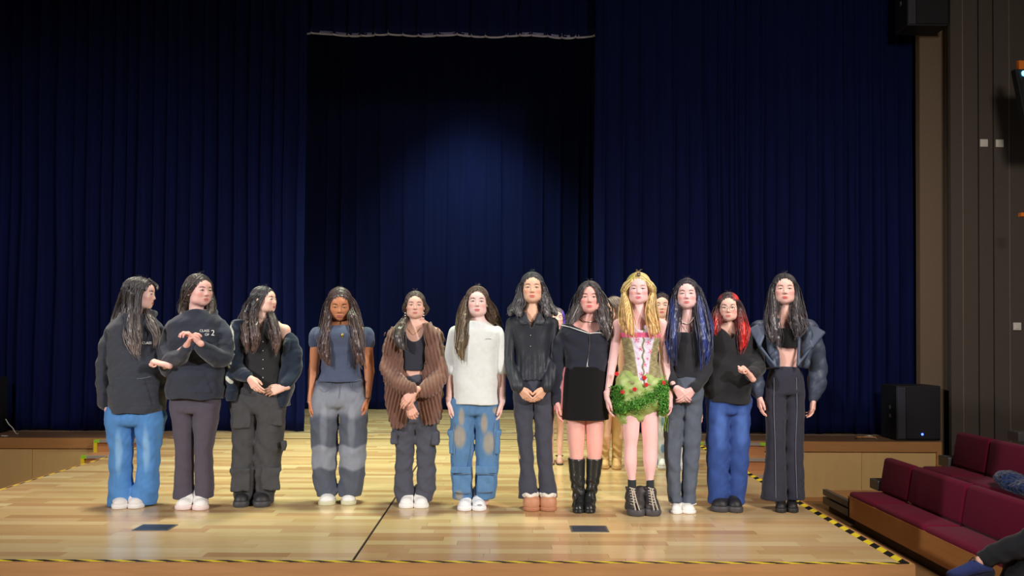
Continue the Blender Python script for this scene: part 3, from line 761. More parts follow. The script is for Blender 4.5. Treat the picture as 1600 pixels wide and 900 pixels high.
curtain('stage_curtain', 1.09, 5.3, 9.46, .012, ZT, 'velvet', 4, 'tall pleated navy velvet curtain on the right half of the stage')
curtain('stage_curtain', -4.2, 3.2, 12.25, .015, ZT + 1, 'velvet2', 5, 'navy velvet back curtain seen through the centre opening', depth=.06, pit=(.16, .5))
curtain('curtain_valance', -2.6, 1.25, 9.72, 5.0, ZT + .1, 'velvet', 6, 'short navy valance hanging across the top of the centre opening', depth=.07, pit=(.08, .3), hem=True)

# pillar, side wall panels, plates
t = at(1438, 600, 9.2)[0]; t2 = at(1480, 600, 9.2)[0]
PL = tag(box('wall_pillar', (t, 9.2, ZH), (t2, 9.29, 7), 'pillar'), kind='structure'); box('corner_trim', (t2 - .012, 9.185, ZH), (t2 + .012, 9.2, 7), 'trimlite', PL)
WR = tag(box('wall_right', (t2 + .005, 9.0, ZH), (9, 9.15, 7), 'groove'), kind='structure')
edges = [1484, 1504, 1528.5, 1552, 1577, 1602, 1627, 1652, 1680, 1710, 1745]
for i, (a, b) in enumerate(zip(edges[:-1], edges[1:])):
    xa, xb = at(a, 600, 8.97)[0], at(b, 600, 8.97)[0]; o = box('wall_panel', (xa + .008, 8.95, ZH), (xb - .008, 9.0, 7), 'wallp', WR)
    if i in (0, 3, 6): box('panel_trim', (xb - .008, 8.945, ZH), (xb + .004, 8.96, 7), 'trimlite', WR)
for (px, py, lb) in ((1537.5, 223.5, 'left of the two white switch plates high on the panelled wall'), (1562, 224, 'right of the two white switch plates high on the panelled wall'), (1589.5, 510, 'single white switch plate lower on the panelled wall above the benches')):
    p = at(px, py, 8.94); e = empty('switch_plate', p.tolist(), lb, 'switch'); hw = 6 * 8.94 / FPX
    box('plate', (-hw, -.006, -hw), (hw, .01, hw), 'plate', e, bevel=.004); box('rocker', (-hw * .55, -.012, -hw * .6), (hw * .55, -.006, hw * .6), 'plate', e, bevel=.002)
tag(box('wall_back', (-9, 13.4, ZH), (9, 13.6, 8), 'groove'), kind='structure'); tag(box('wall_left', (-8.5, 4, ZH), (-8.3, 13.4, 8), 'groove'), kind='structure')

# loudspeakers
def speaker_box(name, lo, hi, lb, rot=0):
    o_ = ((lo[0] + hi[0]) / 2, (lo[1] + hi[1]) / 2, lo[2]); e = empty(name, o_, lb, 'speaker'); e.rotation_euler.z = R(rot)
    box('cabinet', lo, hi, 'speaker', e, o_, bevel=.012)
    w = hi[0] - lo[0]; h = hi[2] - lo[2]
    box('side_strip', (lo[0] + .012, lo[1] - .012, lo[2] + .02), (lo[0] + w * .2, lo[1] + .01, hi[2] - .02), 'spk_edge', e, o_, bevel=.006)
    box('grille', (lo[0] + w * .21, lo[1] - .016, lo[2] + .02), (hi[0] - .012, lo[1] + .01, hi[2] - .02), 'grille', e, o_, bevel=.008)
    if hi[2] < 3: v, q = ball((lo[0] + w * .56, lo[1] - .02, lo[2] + h * .12), (.014, .004, .014)); mk('power_light', v, q, 'led', e, o_)
    for k in (0, 1): box('side_socket', (lo[0] - .006, lo[1] + .14, lo[2] + h * (.4 + .16 * k)), (lo[0] + .002, lo[1] + .17, lo[2] + h * (.46 + .16 * k)), 'alu', e, o_)
    return e
a = at(1401, 690, 8.85); b = at(1470, 603, 8.85)
speaker_box('loudspeaker', (a[0], 8.85, .002), (b[0], 9.22, b[2]), 'black subwoofer with blue light standing on the right stage corner')
a = at(-80, 672, 9.05); b = at(-8, 590, 9.05); speaker_box('loudspeaker', (a[0], 8.98, .002), (b[0], 9.3, b[2]), 'black subwoofer cut off at the left picture edge')
a = at(1418, 40, 8.9); e = speaker_box('loudspeaker', (a[0], 8.9, a[2]), (at(1482, 40, 8.9)[0], 9.19, a[2] + .75), 'black loudspeaker mounted at the top of the beige pillar')
def cable(pts, lb, r=.006, mat='cable'):
    P = smoothpath(pts, 6 * len(pts)); v, q = tube(P, r, 6); tag(mk('cable', v, q, mat), lb, 'cable')
g = lambda x, y, z=.01: ground(x, y, z)
cable([at(9, 655, 9.12), at(14, 663, 9.1), at(20, 669, 9.1), g(25, 677), g(30, 678)], 'white cable curving down beside the left subwoofer')
cable([g(2, 681), g(12, 681), g(7, 682)], 'short white cable end lying on the stage by the left subwoofer')
cable([g(1368, 684), g(1364, 683), g(1358, 681, .03), g(1351, 682), g(1362, 684), g(1369, 685)], 'white cable coiled on the stage by the right subwoofer', .009)
cable([g(1369, 684, .02), g(1356, 683, .02), g(1338, 683, .02), g(1345, 684.5, .02)], 'brown cable lying beside the coiled white cable', .008, 'edge')
# hanging monitor at the right picture edge
p = at(1586, 108, 8.3); q_ = at(1600, 200, 8.3); e = empty('wall_monitor', p.tolist(), 'dark screen with blue light hung at the right picture edge', 'monitor')
vv = boxv((0, 0, -.75), (.75, .07, 0)); vv[:, 0] += -.14 * vv[:, 2] / .75 * 1.0 * (vv[:, 0] < .1); mk('screen_case', vv, BOXQ, 'speaker', e, smooth=False)
vv = boxv((.03, -.006, -.7), (.72, .0, -.04)); vv[:, 0] += -.13 * vv[:, 2] / .75 * (vv[:, 0] < .1); mk('screen', vv, BOXQ, 'grille', e, smooth=False)
v, q = ball((.085, -.012, -.05), (.022, .006, .03)); mk('indicator_light', v, q, 'cyan_led', e)
box('bracket', (.05, .01, 0), (.12, .05, .1), 'orange', e); box('wall_arm', (.5, .07, -.4), (.6, .65, -.3), 'alu', e)
p = at(1597, 335, 8.3); tag(box('orange_hook', p - [0.01, 0, .02], p + [.05, .05, .02], 'orange'), 'small orange clip below the hung dark screen', 'clip')
bpy.data.objects['orange_hook'].name = 'orange_clip'

# tiered benches along the right side, rows running towards the camera
def cushion(name, lo, hi, par, o_, slant=0.0, mat='maroon', bev=.03):
    v = boxv(lo, hi)
    if slant: v[:, 0] += slant * (v[:, 2] - lo[2])
    o = mk(name, v, BOXQ, mat, par, o_, smooth=True); m = o.modifiers.new('bevel', 'BEVEL'); m.width = bev; m.segments = 4; m.limit_method = 'NONE'; return o
def bench(X, Yf, zs, lb, n_seg, first=.53, seg=.84, xback=.3, deck=True):
    o_ = (X, Yf, ZH); e = empty('tiered_bench', o_, lb, 'bench'); y = Yf; ye = Yf - first - seg * n_seg
    for k in range(n_seg + 1):
        L = first if k == 0 else seg
        cushion('seat_cushion', (X + .005, y - L + .003, zs - .075), (X + .36, y - .003, zs), e, o_)
        cushion('back_cushion', (X + xback, y - L + .003, zs + .005), (X + xback + .09, y - .003, zs + .335), e, o_, .16)
        y -= L
    box('fascia', (X, ye, zs - .25), (X + .03, Yf, zs - .045), 'benchwood', e, o_); box('end_fascia', (X, Yf - .03, zs - .25), (X + .38, Yf, zs - .07), 'benchwood', e, o_)
    box('base', (X + .06, ye, ZH), (X + .5, Yf - .02, zs - .08), 'base', e, o_)
    return e
bench(3.4, 7.6, -.33, 'front row of maroon cushioned bench nearest the stage', 4)
bench(4.12, 7.6, -.075, 'second maroon bench row, one tier behind the front row', 4)
bench(4.86, 7.3, .18, 'third maroon bench row, mostly cut off at the right edge', 4)
for (x0, x1, y1, z, lb) in ((3.46, 4.1, 8.35, -.47, 'low tan platform with grey edge rail behind the front bench end'), (4.12, 4.84, 8.3, -.29, 'middle tan platform end beside the second bench'), (4.86, 5.9, 8.3, .02, 'highest platform end beside the third bench')):
    o_ = (x0, 7.8, ZH); e = empty('tier_platform', o_, lb, 'platform')
    box('deck_board', (x0 + .05, 7.62, z - .03), (x1, y1, z), 'edge', e, o_); box('edge_rail', (x0, 7.62, z - .05), (x0 + .05, y1, z + .012), 'alu', e, o_); box('edge_rail', (x0, 7.62, z - .14), (x0 + .05, y1, z - .07), 'alu', e, o_)
    box('under_frame', (x0 + .06, 7.62, ZH), (x1, y1 - .02, z - .03), 'base', e, o_)
for (px, py, z0, lb) in ((1362, 748, .09, 'grey metal arm housing behind the front bench back'), (1470, 712, .09, 'grey metal arm housing behind the second bench back'), (1578, 673, .07, 'grey metal arm housing above the second bench back')):
    p = at(px, py, 7.75); e = tag(box('arm_housing', (p[0], 7.62, p[2] - .1), (p[0] + .22, 7.8, p[2]), 'alu', bevel=.01), lb, 'housing')
# ------------------------------------------------------------------ the people
def hoodie(s, rows, sl, sr, col, neck, hood=True, pocket=None, name='hoodie', b=.72, cuff=True):
    f = F(.006); f.loft(s.rows(rows, b, 0, .11), .02, 2.4)
    for q in (sl, sr): s.sleeve(f, q, .012)
    f.disp(folds(s.seed, .0065, 22, 26)); 
    if hood:
        n0 = s.P(*neck[0]); n1 = s.P(*neck[1])
        for k in range(7):
            a0, a1 = [math.pi * (1.15 * i / 7 * 2 - .65) for i in (k, k + 1)]
            cc = (n0 + n1) / 2; rx = abs(n1[0] - n0[0]) / 2; q = lambda a: cc + np.array([rx * math.sin(a), .075 * -math.cos(a) + .02, -.03 * math.cos(a) * .9])
            f.cone(q(a0), q(a1), .021, .021, .012)
    if pocket:
        (x0, y0, x1, y1) = pocket; p = s.P((x0 + x1) / 2, (y0 + y1) / 2)
        hw, hh = (x1 - x0) / 2 * s.mpp, (y1 - y0) / 2 * s.mpp
        f.disp(lambda X, Y, Z: -.006 * (np.abs(X - p[0]) < hw * np.clip(1.0 - .35 * (Z - p[2] + hh) / (2 * hh), .6, 1)) * (np.abs(Z - p[2]) < hh) * (Y < p[1] - .03))
    return s.add(name, f, 'fleece', col, label=None)

# 1
s = Person('person in black hoodie and bright blue flared jeans, looking right, leftmost of the row', (204, 797), (244, 200, 188))
s.head(432, 486, 219, yaw=72, pitch=3)
s.feet_y = 797
s.arm(-1, s.P(178, 512), s.P(164, 575), s.P(167, 630, -.01), (.12, 0, -1), rad=(.03, .026, .02))
s.arm(1, s.P(244, 512), s.P(261, 583, -.03), s.P(258, 570, -.2), (-.75, -.25, .25), palm=(0, .3, -1), pose='fist', rad=(.03, .026, .02))
s.body(505, 660, ((193, 190, 192), (230, 232, 224)))
s.trousers('jeans', [(636, 171, 253), (650, 166, 257), (668, 166, 256)], [(648, 166, 210), (668, 167, 209), (700, 172, 206), (745, 173, 205), (775, 171, 213), (788, 171, 214)],
           [(648, 211, 256), (668, 213, 255), (700, 217, 250), (745, 214, 247), (775, 205, 245), (787, 204, 241)],
           lambda V: c1(84, 138, 200) + (c1(150, 192, 228) - c1(84, 138, 200)) * np.maximum(vmask(V, s.P(193, 705), .03, .2, 1), vmask(V, s.P(236, 700), .03, .2, 1)) * .7, seed=1, fold=.005)
hoodie(s, [(490, 198, 232), (499, 182, 244), (510, 172, 253), (540, 172, 254), (590, 174, 256), (636, 173, 257), (643, 176, 254)],
       [(180, 509, 0, 9), (168, 540, 0, 11), (162, 580, 0, 11.5), (163, 618, -.01, 10.5), (166, 634, -.01, 8.5)],
       [(244, 510, 0, 9), (256, 545, -.02, 11), (262, 577, -.07, 10.5), (261, 572, -.15, 8)], (58, 62, 72), ((205, 492), (237, 492)), pocket=(185, 588, 248, 632))
s.text('CLASS', 230, 536, 3.9); s.line('drawstring', [(219, 508), (220, 530), (219, 552)], .0022, 'string'); s.line('pocket_seam', [(214, 592), (224, 591), (236, 588)], .0018, 'stitch')
for i in range(8):
    v, q = ball(s.P(176 + (i % 2) * .8, 626 + i * 3.1, -.045), .0065, 8, 6); s.raw('bracelet_bead', v, q, 'gold' if i % 3 else 'pearl')
s.hair((62, 58, 60), [
    [('h', .0, .0, .11, .012), ('h', -.03, .085, .05, .034), (194, 478, .04, 12), (188, 500, .03, 12), (192, 528, -.06, 10), (204, 550, -.12, 4)],
    [('h', -.02, -.0, .11, .012), ('h', -.078, .05, .04, .03), (201, 478, -.03, 12), (198, 503, -.06, 12), (202, 530, -.12, 10), (210, 552, -.13, 4)],
    [('h', -.02, -.03, .1, .012), ('h', -.08, .012, .02, .03), (208, 480, -.06, 11), (207, 505, -.1, 11), (209, 530, -.13, 9), (216, 553, -.13, 4)],
    [('h', -.03, -.05, .09, .01), ('h', -.08, -.02, .0, .024), (215, 490, -.09, 7), (215, 512, -.13, 8), (216, 532, -.14, 7), (218, 548, -.14, 2)],
    [('h', .0, .02, .11, .012), ('h', .0, .1, .02, .034), (184, 490, .07, 10), (179, 508, .05, 9), (182, 528, -.03, 6), (190, 546, -.1, 2)],
    [('h', .04, -.05, .08, .01), ('h', .074, .0, .0, .02), (231, 490, -.03, 7), (237, 505, -.11, 9), (244, 520, -.13, 8), (243, 538, -.13, 4)],
    [('h', .0, -.05, .105, .01), ('h', .03, -.09, .07, .012), ('h', .02, -.105, .05, .008), ('h', .005, -.108, .035, .004)]],
    tip=(128, 116, 110), face=(.05, .078), n=24)
s.shoes('sneaker', [(189, 797, 25, 4), (215, 796, 25, 8)], (232, 228, 222), (240, 238, 235))

# 2
s = Person('person in black hoodie and dark flared leggings with bob hair, clapping hands', (296, 799), (242, 190, 178))
s.head(427, 480.5, 311, yaw=33, pitch=2, iris=(40, 28, 22)); s.feet_y = 799
s.arm(-1, s.P(270, 510), s.P(270, 560, -.04), s.P(291, 541, -.26), (.45, -.25, .75), palm=(.8, 0, .3), pose='curl', rad=(.03, .026, .02))
s.arm(1, s.P(345, 510), s.P(345, 560, -.04), s.P(309, 533, -.27), (-.72, -.2, .7), palm=(-.5, -.2, -.6), pose='curl', rad=(.03, .026, .02))
s.body(503, 645, ((286, 288, 286), (318, 318, 319)))
s.trousers('leggings', [(616, 268, 341), (630, 266, 343), (648, 266, 342)], [(632, 266, 303), (660, 270, 303), (705, 276, 302), (745, 274, 302), (778, 271, 301)],
           [(632, 304, 343), (660, 304, 340), (705, 305, 331), (745, 305, 333), (777, 306, 333)], (82, 76, 88), mat='cloth', seed=2, fold=.0022, sx=20)
hoodie(s, [(484, 297, 325), (493, 280, 340), (504, 265, 350), (540, 264, 350), (590, 263, 350), (612, 262, 350), (622, 265, 348)],
       [(270, 508, 0, 10), (262, 535, -.02, 12), (268, 562, -.07, 14), (283, 556, -.17, 11), (291, 546, -.25, 7.5)],
       [(346, 508, 0, 10), (354, 535, -.02, 12), (347, 560, -.07, 14), (327, 552, -.17, 12), (311, 540, -.24, 7.5)], (50, 54, 66), ((292, 490), (332, 490)), pocket=(275, 578, 340, 612))
s.text('CLASS', 320, 517, 3.9); s.text('OF', 324, 523, 3.9); s.text('2', 333, 520.5, 9)
s.hair((66, 60, 58), [
    [('h', 0, -.04, .105, .01), ('h', -.055, -.045, .06, .016), ('h', -.082, -.01, 0, .022), (285, 478, .0, 8), (285, 494, -.02, 5)],
    [('h', 0, 0, .11, .012), ('h', -.07, .03, .04, .024), ('h', -.08, .04, -.04, .028), (290, 482, .03, 8), (292, 495, .0, 5)],
    [('h', 0, .02, .11, .012), ('h', -.03, .1, .03, .03), ('h', -.02, .09, -.07, .036), (300, 490, .06, 8)],
    [('h', 0, -.04, .105, .01), ('h', .055, -.045, .055, .013), ('h', .08, -.012, 0, .018), (331, 476, .0, 7), (329, 490, -.04, 5)],
    [('h', 0, 0, .11, .012), ('h', .07, .03, .04, .024), ('h', .078, .04, -.04, .026), (322, 484, .04, 7), (322, 493, .0, 4)]],
    tip=(92, 80, 72), face=(.056, .086), n=22, wav=.002)
s.shoes('sneaker', [(280, 799, 30, -24), (314, 799, 25, 2)], (238, 235, 230), (235, 215, 210))
s.sphere('earring', 294, 461, .004, 'pearl', V=s.h2w(HEAD[0]))

# 3
s = Person('person in black star-trimmed jacket and black cargo trousers, face turned right', (393, 794), (244, 200, 182))
s.head(446, 492, 413, yaw=58, pitch=-4, lips=(190, 80, 80)); s.feet_y = 794
s.arm(-1, s.P(372, 516), s.P(364, 565, .0), s.P(389, 590, -.17), (.62, -.2, -.75), palm=(.2, 1, .2), rad=(.03, .026, .021), pose='relaxed')
s.arm(1, s.P(445, 516), s.P(455, 570, .02), s.P(443, 606, -.1), (-.9, -.2, -.25), palm=(-.2, 1, -.3), rad=(.036, .028, .021), pose='relaxed')
s.body(508, 650, ((381, 380, 380), (424, 418, 414)))
s.trousers('cargo_trousers', [(602, 376, 440), (618, 366, 448), (650, 361, 445)], [(630, 361, 405), (660, 363, 402), (700, 364, 401), (745, 362, 400), (770, 366, 399), (784, 369, 395)],
           [(630, 403, 446), (660, 401, 444), (700, 400, 442), (745, 399, 436), (770, 399, 429), (784, 400, 426)], (70, 70, 72), mat='denim', seed=3, fold=.0055,
           extra=lambda f: [f.box(s.P(a, b, -.082), (w_ * s.mpp, .014, h_ * s.mpp), .006, .004) for a, b, w_, h_ in ((378, 655, 14, 14), (430, 652, 12, 12), (376, 752, 14, 15), (423, 750, 14, 15), (443, 697, 4, 8), (378, 641, 15, 3), (376, 735, 15, 3), (424, 733, 15, 3))])
f = F(.0055); f.loft(s.rows([(498, 396, 426), (505, 387, 438), (520, 383, 442), (560, 383, 440), (590, 382, 440), (615, 380, 443)], .62, 0, .095), .02)
f.ell(s.P(443, 503, -.03), (.075, .12, .06), .01, sub=True); f.loft([(s.P(412, 522)[2], s.P(412, 522)[0], s.Y - .1, .003, .1), (s.P(412, 490)[2], s.P(412, 490)[0], s.Y - .1, .06, .1)], .004, 3, sub=True)
f.disp(folds(s.seed, .003, 30, 25)); s.add('shirt', f, 'cloth', (44, 44, 46), label='black buttoned shirt'); sv = s.last
for y in (534, 548, 562, 576, 590): s.sphere('button', 411, y, .0045, 'button', V=sv)
f = F(.0055)
f.loft(s.rows([(500, 368, 388), (530, 358, 384), (570, 356, 381), (600, 357, 379), (624, 359, 376)], 1.6, -.02, .115), .02)
f.loft(s.rows([(528, 446, 459), (570, 440, 459), (605, 436, 457), (634, 434, 452)], 1.8, .01, .09), .02)
f.loft(s.rows([(500, 372, 440), (560, 366, 455), (615, 368, 450)], .3, .09, .05), .02)
s.sleeve(f, [(370, 510, 0, 11), (360, 540, 0, 12), (362, 568, -.03, 12.5), (376, 584, -.1, 10.5), (386, 589, -.16, 8)])
s.sleeve(f, [(452, 528, .0, 10), (459, 552, 0, 11), (458, 580, -.01, 11), (448, 602, -.08, 9)])
f.disp(folds(s.seed + 2, .006, 24, 30)); 
def jcol(V):
    c = np.broadcast_to(c1(34, 44, 60), (len(V), 3)).copy()
    for (x0, y0, x1, y1, w_) in ((367, 506, 373, 518, 2.6), (373, 518, 375, 545, 2.3), (357, 560, 371, 566, 2.4), (364, 556, 368, 572, 2.2), (360, 571, 372, 557, 2), (357, 536, 361, 541, 3), (365, 589, 371, 595, 3.2), (372, 549, 375, 553, 2)):
        a, b = s.P(x0, y0), s.P(x1, y1); ba = (b - a)[[0, 2]]; p = V[:, [0, 2]] - a[[0, 2]]; t = np.clip(p @ ba / (ba @ ba), 0, 1)
        d = np.linalg.norm(p - t[:, None] * ba, axis=1); k = (ins(d, w_ * s.mpp + .001, w_ * s.mpp - .003) * (V[:, 1] < s.Y + .03))[:, None]; c = c * (1 - k) + c1(215, 220, 205) * k
    return c
s.add('jacket', f, 'fleece', jcol, adapt=0.0, label='black jacket with pale star patches')
s.hair((60, 58, 62), [
    [('h', -.02, -.02, .1, .012), ('h', -.07, .01, .04, .022), (388, 480, 0, 9), (385, 505, -.06, 9), (388, 528, -.12, 8), (386, 545, -.13, 4)],
    [('h', -.03, -.05, .09, .01), ('h', -.075, -.02, .0, .018), (399, 486, -.06, 8), (398, 508, -.11, 8), (401, 530, -.13, 8), (396, 546, -.13, 4)],
    [('h', 0, .02, .11, .012), ('h', -.03, .1, .02, .028), (382, 492, .06, 8), (374, 506, .03, 6), (380, 524, -.08, 6), (384, 540, -.13, 3)],
    [('h', .04, -.04, .09, .01), ('h', .072, .01, .0, .018), (424, 492, -.03, 8), (431, 512, -.1, 9), (434, 532, -.12, 8), (431, 550, -.12, 3)],
    [('h', .02, .02, .1, .01), ('h', .05, .08, -.02, .022), (420, 498, .0, 8), (426, 520, -.1, 8), (428, 542, -.12, 4)]],
    tip=(105, 78, 70), face=(.053, .08), n=22, wav=.009)
s.shoes('chunky', [(376, 794, 25, -3), (411, 794, 27, 6)], (40, 40, 42), (62, 62, 66))
s.line('necklace', [(404, 503), (409, 509), (415, 504)], .0018, 'metal', V=s.bodyV)

# 4
s = Person('person in tight navy tee and faded grey wide jeans, looking down, gold pendant', (526, 792), (205, 138, 100))
s.head(449, 502, 530.5, pitch=17, lips=(176, 92, 82), brow=(45, 32, 30), blush=.12); s.feet_y = 792
s.arm(-1, s.P(495, 522), s.P(490, 580, .02), s.P(485.5, 626, -.02), (.1, -.1, -1), rad=(.041, .035, .023))
s.arm(1, s.P(573, 522), s.P(577, 580, .02), s.P(574, 622, -.02), (-.12, -.1, -1), rad=(.041, .035, .023))
s.body(513, 618, ((508, 506, 512), (556, 552, 546)), bulk=1.08)
s.line('necklace', [(521, 507), (529, 514), (537, 517), (542, 509)], .0014, 'gold', V=s.bodyV)
def wash(V):
    a, b = c1(84, 90, 104), c1(150, 156, 168); z = V[:, 2] + .012 * np.sin(V[:, 0] * 40)
    zz = lambda y: s.P(530, y)[2]
    band = lambda y0, y1, sf: ins(z, zz(y1) - sf, zz(y1) + sf) * ins(z, zz(y0) + sf, zz(y0) - sf)
    m = np.maximum(band(606, 648, .03), band(695, 730, .012)) ; ctr = np.maximum(vmask(V, s.P(510, 665), .035, .2, 1), vmask(V, s.P(553, 668), .035, .2, 1))[:, 0]
    return a + (b - a) * np.clip(m * .75 + ctr * .45 * band(600, 735, .02), 0, .95)[:, None]
s.trousers('jeans', [(588, 498, 568), (605, 492, 573), (622, 489, 574), (640, 487, 574)], [(620, 488, 532), (660, 485, 529), (700, 488, 527), (745, 489, 524), (764, 493, 527), (774, 496, 526)],
           [(620, 531, 575), (660, 531, 573), (700, 530, 572), (745, 531, 570), (764, 529, 567), (774, 531, 563)], wash, seed=4, fold=.005, label='grey jeans faded at thigh and knee')
s.line('waist_seam', [(500, 593), (520, 596), (545, 596), (566, 593)], .0022, 'stitch'); s.line('fly_seam', [(531, 596), (531, 612), (529, 622)], .0016, 'stitch')
s.line('pocket_seam', [(499, 607), (507, 612), (516, 606), (518, 597)], .0016, 'stitch'); s.line('pocket_seam', [(567, 607), (560, 612), (550, 606), (548, 597)], .0016, 'stitch')
f = F(.0055); f.loft(s.rows([(508, 516, 550), (513, 497, 571), (524, 491, 577), (540, 499, 567), (560, 503, 563), (578, 503, 562), (596, 498, 568)], .74, 0, .09), .015)
s.sleeve(f, [(495.5, 522, 0, 11), (493, 537, .005, 9.6)], .01); s.sleeve(f, [(572.5, 522, 0, 11), (575, 537, .005, 9.6)], .01)
f.ell(s.P(529.5, 500, -.02), (.075, .1, .06), .004, sub=True)
f.disp(folds(s.seed, .0022, 25, 40)); s.add('tee', f, 'cloth', (78, 88, 112), label='fitted navy short-sleeved tee')
s.sphere('pendant', 535, 524, (.009, .003, .014), 'gold')
for x, y, n_ in ((485.5, 627, 'bracelet'), (574, 621, 'bracelet')):
    v, q = tube([s.P(x, y, -.02) + [.027 * math.cos(a), .024 * math.sin(a), .004 * math.sin(a)] for a in np.linspace(0, 6.283, 17)], .0035, 6); s.raw(n_, v, q, 'metal' if x < 500 else 'dark_button')
s.hair((74, 58, 56), [
    [('h', -.005, -.05, .1, .01), ('h', -.055, -.05, .05, .014), ('h', -.078, -.02, -.02, .013), (514, 495, -.08, 7), (511, 525, -.12, 9), (506, 548, -.13, 9), (512, 566, -.13, 5)],
    [('h', -.005, -.0, .11, .01), ('h', -.075, .02, .03, .024), (511, 490, .0, 9), (506, 520, -.08, 9), (509, 550, -.13, 8), (514, 568, -.13, 3)],
    [('h', -.005, -.05, .1, .01), ('h', .055, -.05, .05, .014), ('h', .078, -.02, -.02, .013), (550, 495, -.08, 7), (556, 525, -.12, 9), (561, 550, -.13, 9), (566, 568, -.13, 4)],
    [('h', -.005, -.0, .11, .01), ('h', .075, .02, .03, .024), (555, 492, .0, 8), (560, 520, -.09, 9), (562, 548, -.13, 8), (558, 566, -.13, 3)],
    [('h', 0, .03, .1, .01), ('h', 0, .1, .0, .035), (531, 500, .08, 16), (531, 530, .1, 14)]],
    tip=(88, 66, 62), face=(.05, .083), n=24, wav=.004)
s.shoes('sneaker', [(509, 792, 28, -6), (545.5, 791, 24, 3)], (232, 232, 228), (206, 204, 170))

# 5
s = Person('person in chunky brown knitted cardigan with folded hands and grey cargo trousers', (646, 796), (236, 188, 168))
s.head(454, 500, 648.5, pitch=0, lips=(190, 110, 105), blush=.3); s.feet_y = 796
s.arm(-1, s.P(618, 520), s.P(612, 575, -.02), s.P(648, 612, -.24), (-.55, -.1, -.5), palm=(.3, 1, -.2), rad=(.03, .027, .02), pose='relaxed')
s.arm(1, s.P(682, 520), s.P(684, 575, -.02), s.P(640, 630, -.2), (.35, -.1, -.9), palm=(.1, 1, 0), rad=(.03, .027, .02), pose='curl')
s.body(512, 650, ((632, 628, 632), (668, 668, 662)))
s.line('necklace', [(637, 512), (646, 523), (656, 512)], .0012, 'gold', V=s.bodyV)
s.trousers('cargo_trousers', [(586, 630, 669), (600, 625, 676), (640, 616, 681), (664, 613, 684)], [(652, 613, 650), (690, 616, 648), (716, 619, 646), (745, 617, 645), (768, 616, 647), (783, 621, 646)],
           [(652, 647, 684), (690, 650, 681), (716, 652, 680), (745, 652, 682), (768, 650, 681), (783, 649, 674)], (78, 80, 92), mat='cloth', seed=5, fold=.0065, sx=28, sz=30,
           extra=lambda f: [f.box(s.P(a, b, -.03), (w_ * s.mpp, .05, h_ * s.mpp), .01, .008) for a, b, w_, h_ in ((617, 683, 5, 9), (681, 684, 5, 9))])
f = F(.005); f.loft(s.rows([(518, 628, 669), (535, 627, 671), (560, 630, 668), (578, 630, 668)], .8, 0, .09), .01)
f.ell(s.P(647, 517, -.08), (.062, .1, .075), .004, sub=True); s.add('tank_top', f, 'cloth', (52, 54, 64), label='dark cropped tank top')
f = F(.0046)
f.loft(s.rows([(505, 626, 640), (520, 606, 636), (545, 602, 631), (575, 600, 634), (600, 601, 642), (630, 602, 646), (655, 607, 642), (666, 615, 634)], .95, -.01, .11), .025, 2.2)
f.loft(s.rows([(505, 662, 674), (520, 662, 688), (545, 665, 692), (575, 662, 693), (600, 655, 692), (630, 648, 691), (650, 654, 690), (662, 664, 684)], .95, -.01, .11), .025, 2.2)
f.loft(s.rows([(503, 628, 670), (520, 606, 688), (600, 602, 692), (650, 608, 688)], .3, .08, .05), .02)
s.sleeve(f, [(618, 520, 0, 9.5), (612, 535, -.02, 9), (606, 575, -.08, 12), (625, 600, -.18, 12.5), (645, 607, -.24, 9)], .01)
s.sleeve(f, [(681, 520, 0, 9.5), (684, 535, -.02, 9), (689, 580, -.08, 12), (672, 605, -.17, 13), (655, 612, -.2, 8.5)], .01)
f.disp(lambda X, Y, Z: .0042 * np.sin((X - s.o[0]) * 290 * np.cos(.5) + np.abs(X - s.o[0]) * 0 + Z * 60 * np.sign(X - s.o[0] + 1e-9))); f.disp(folds(s.seed, .006, 18, 20))
s.add('cardigan', f, 'knit', lambda V: np.clip(c1(128, 92, 78) * (1 + .08 * np.sin((V[:, 0] - s.o[0]) * 254 + V[:, 2] * 60 * np.sign(V[:, 0] - s.o[0]))[:, None]), 0, 1), adapt=0.001, label='chunky ribbed brown cardigan')
s.sphere('button', 664, 568, .006, 'dark_button')
s.hair((82, 70, 62), [
    [('h', 0, -.05, .1, .008), ('h', -.055, -.045, .055, .012), ('h', -.083, -.01, .0, .014), ('h', -.09, .005, -.035, .014), ('h', -.07, .02, -.07, .014)],
    [('h', 0, -.05, .1, .008), ('h', .055, -.045, .055, .012), ('h', .083, -.01, .0, .014), ('h', .1, .005, -.035, .016), ('h', .075, .02, -.075, .014)],
    [('h', -.05, .04, -.05, .03), ('h', -.07, .0, -.1, .022), (627, 510, -.1, 8), (623, 524, -.15, 9), (625, 537, -.155, 8), (632, 545, -.15, 4)],
    [('h', 0, 0, .11, .01), ('h', 0, .1, .0, .03), ('h', 0, .07, -.08, .04)]],
    tip=(76, 72, 72), face=(.055, .088), n=20, capw=.98)
for x in (633, 662):
    for k in range(3): v, q = ball(s.P(x, 489 + k * 4, -.05), .0045, 8, 6); s.raw('earring', v, q, 'pearl')
s.shoes('sneaker', [(633.5, 796, 24, -6), (659.5, 796, 24, 6)], (240, 238, 234), (238, 236, 232))

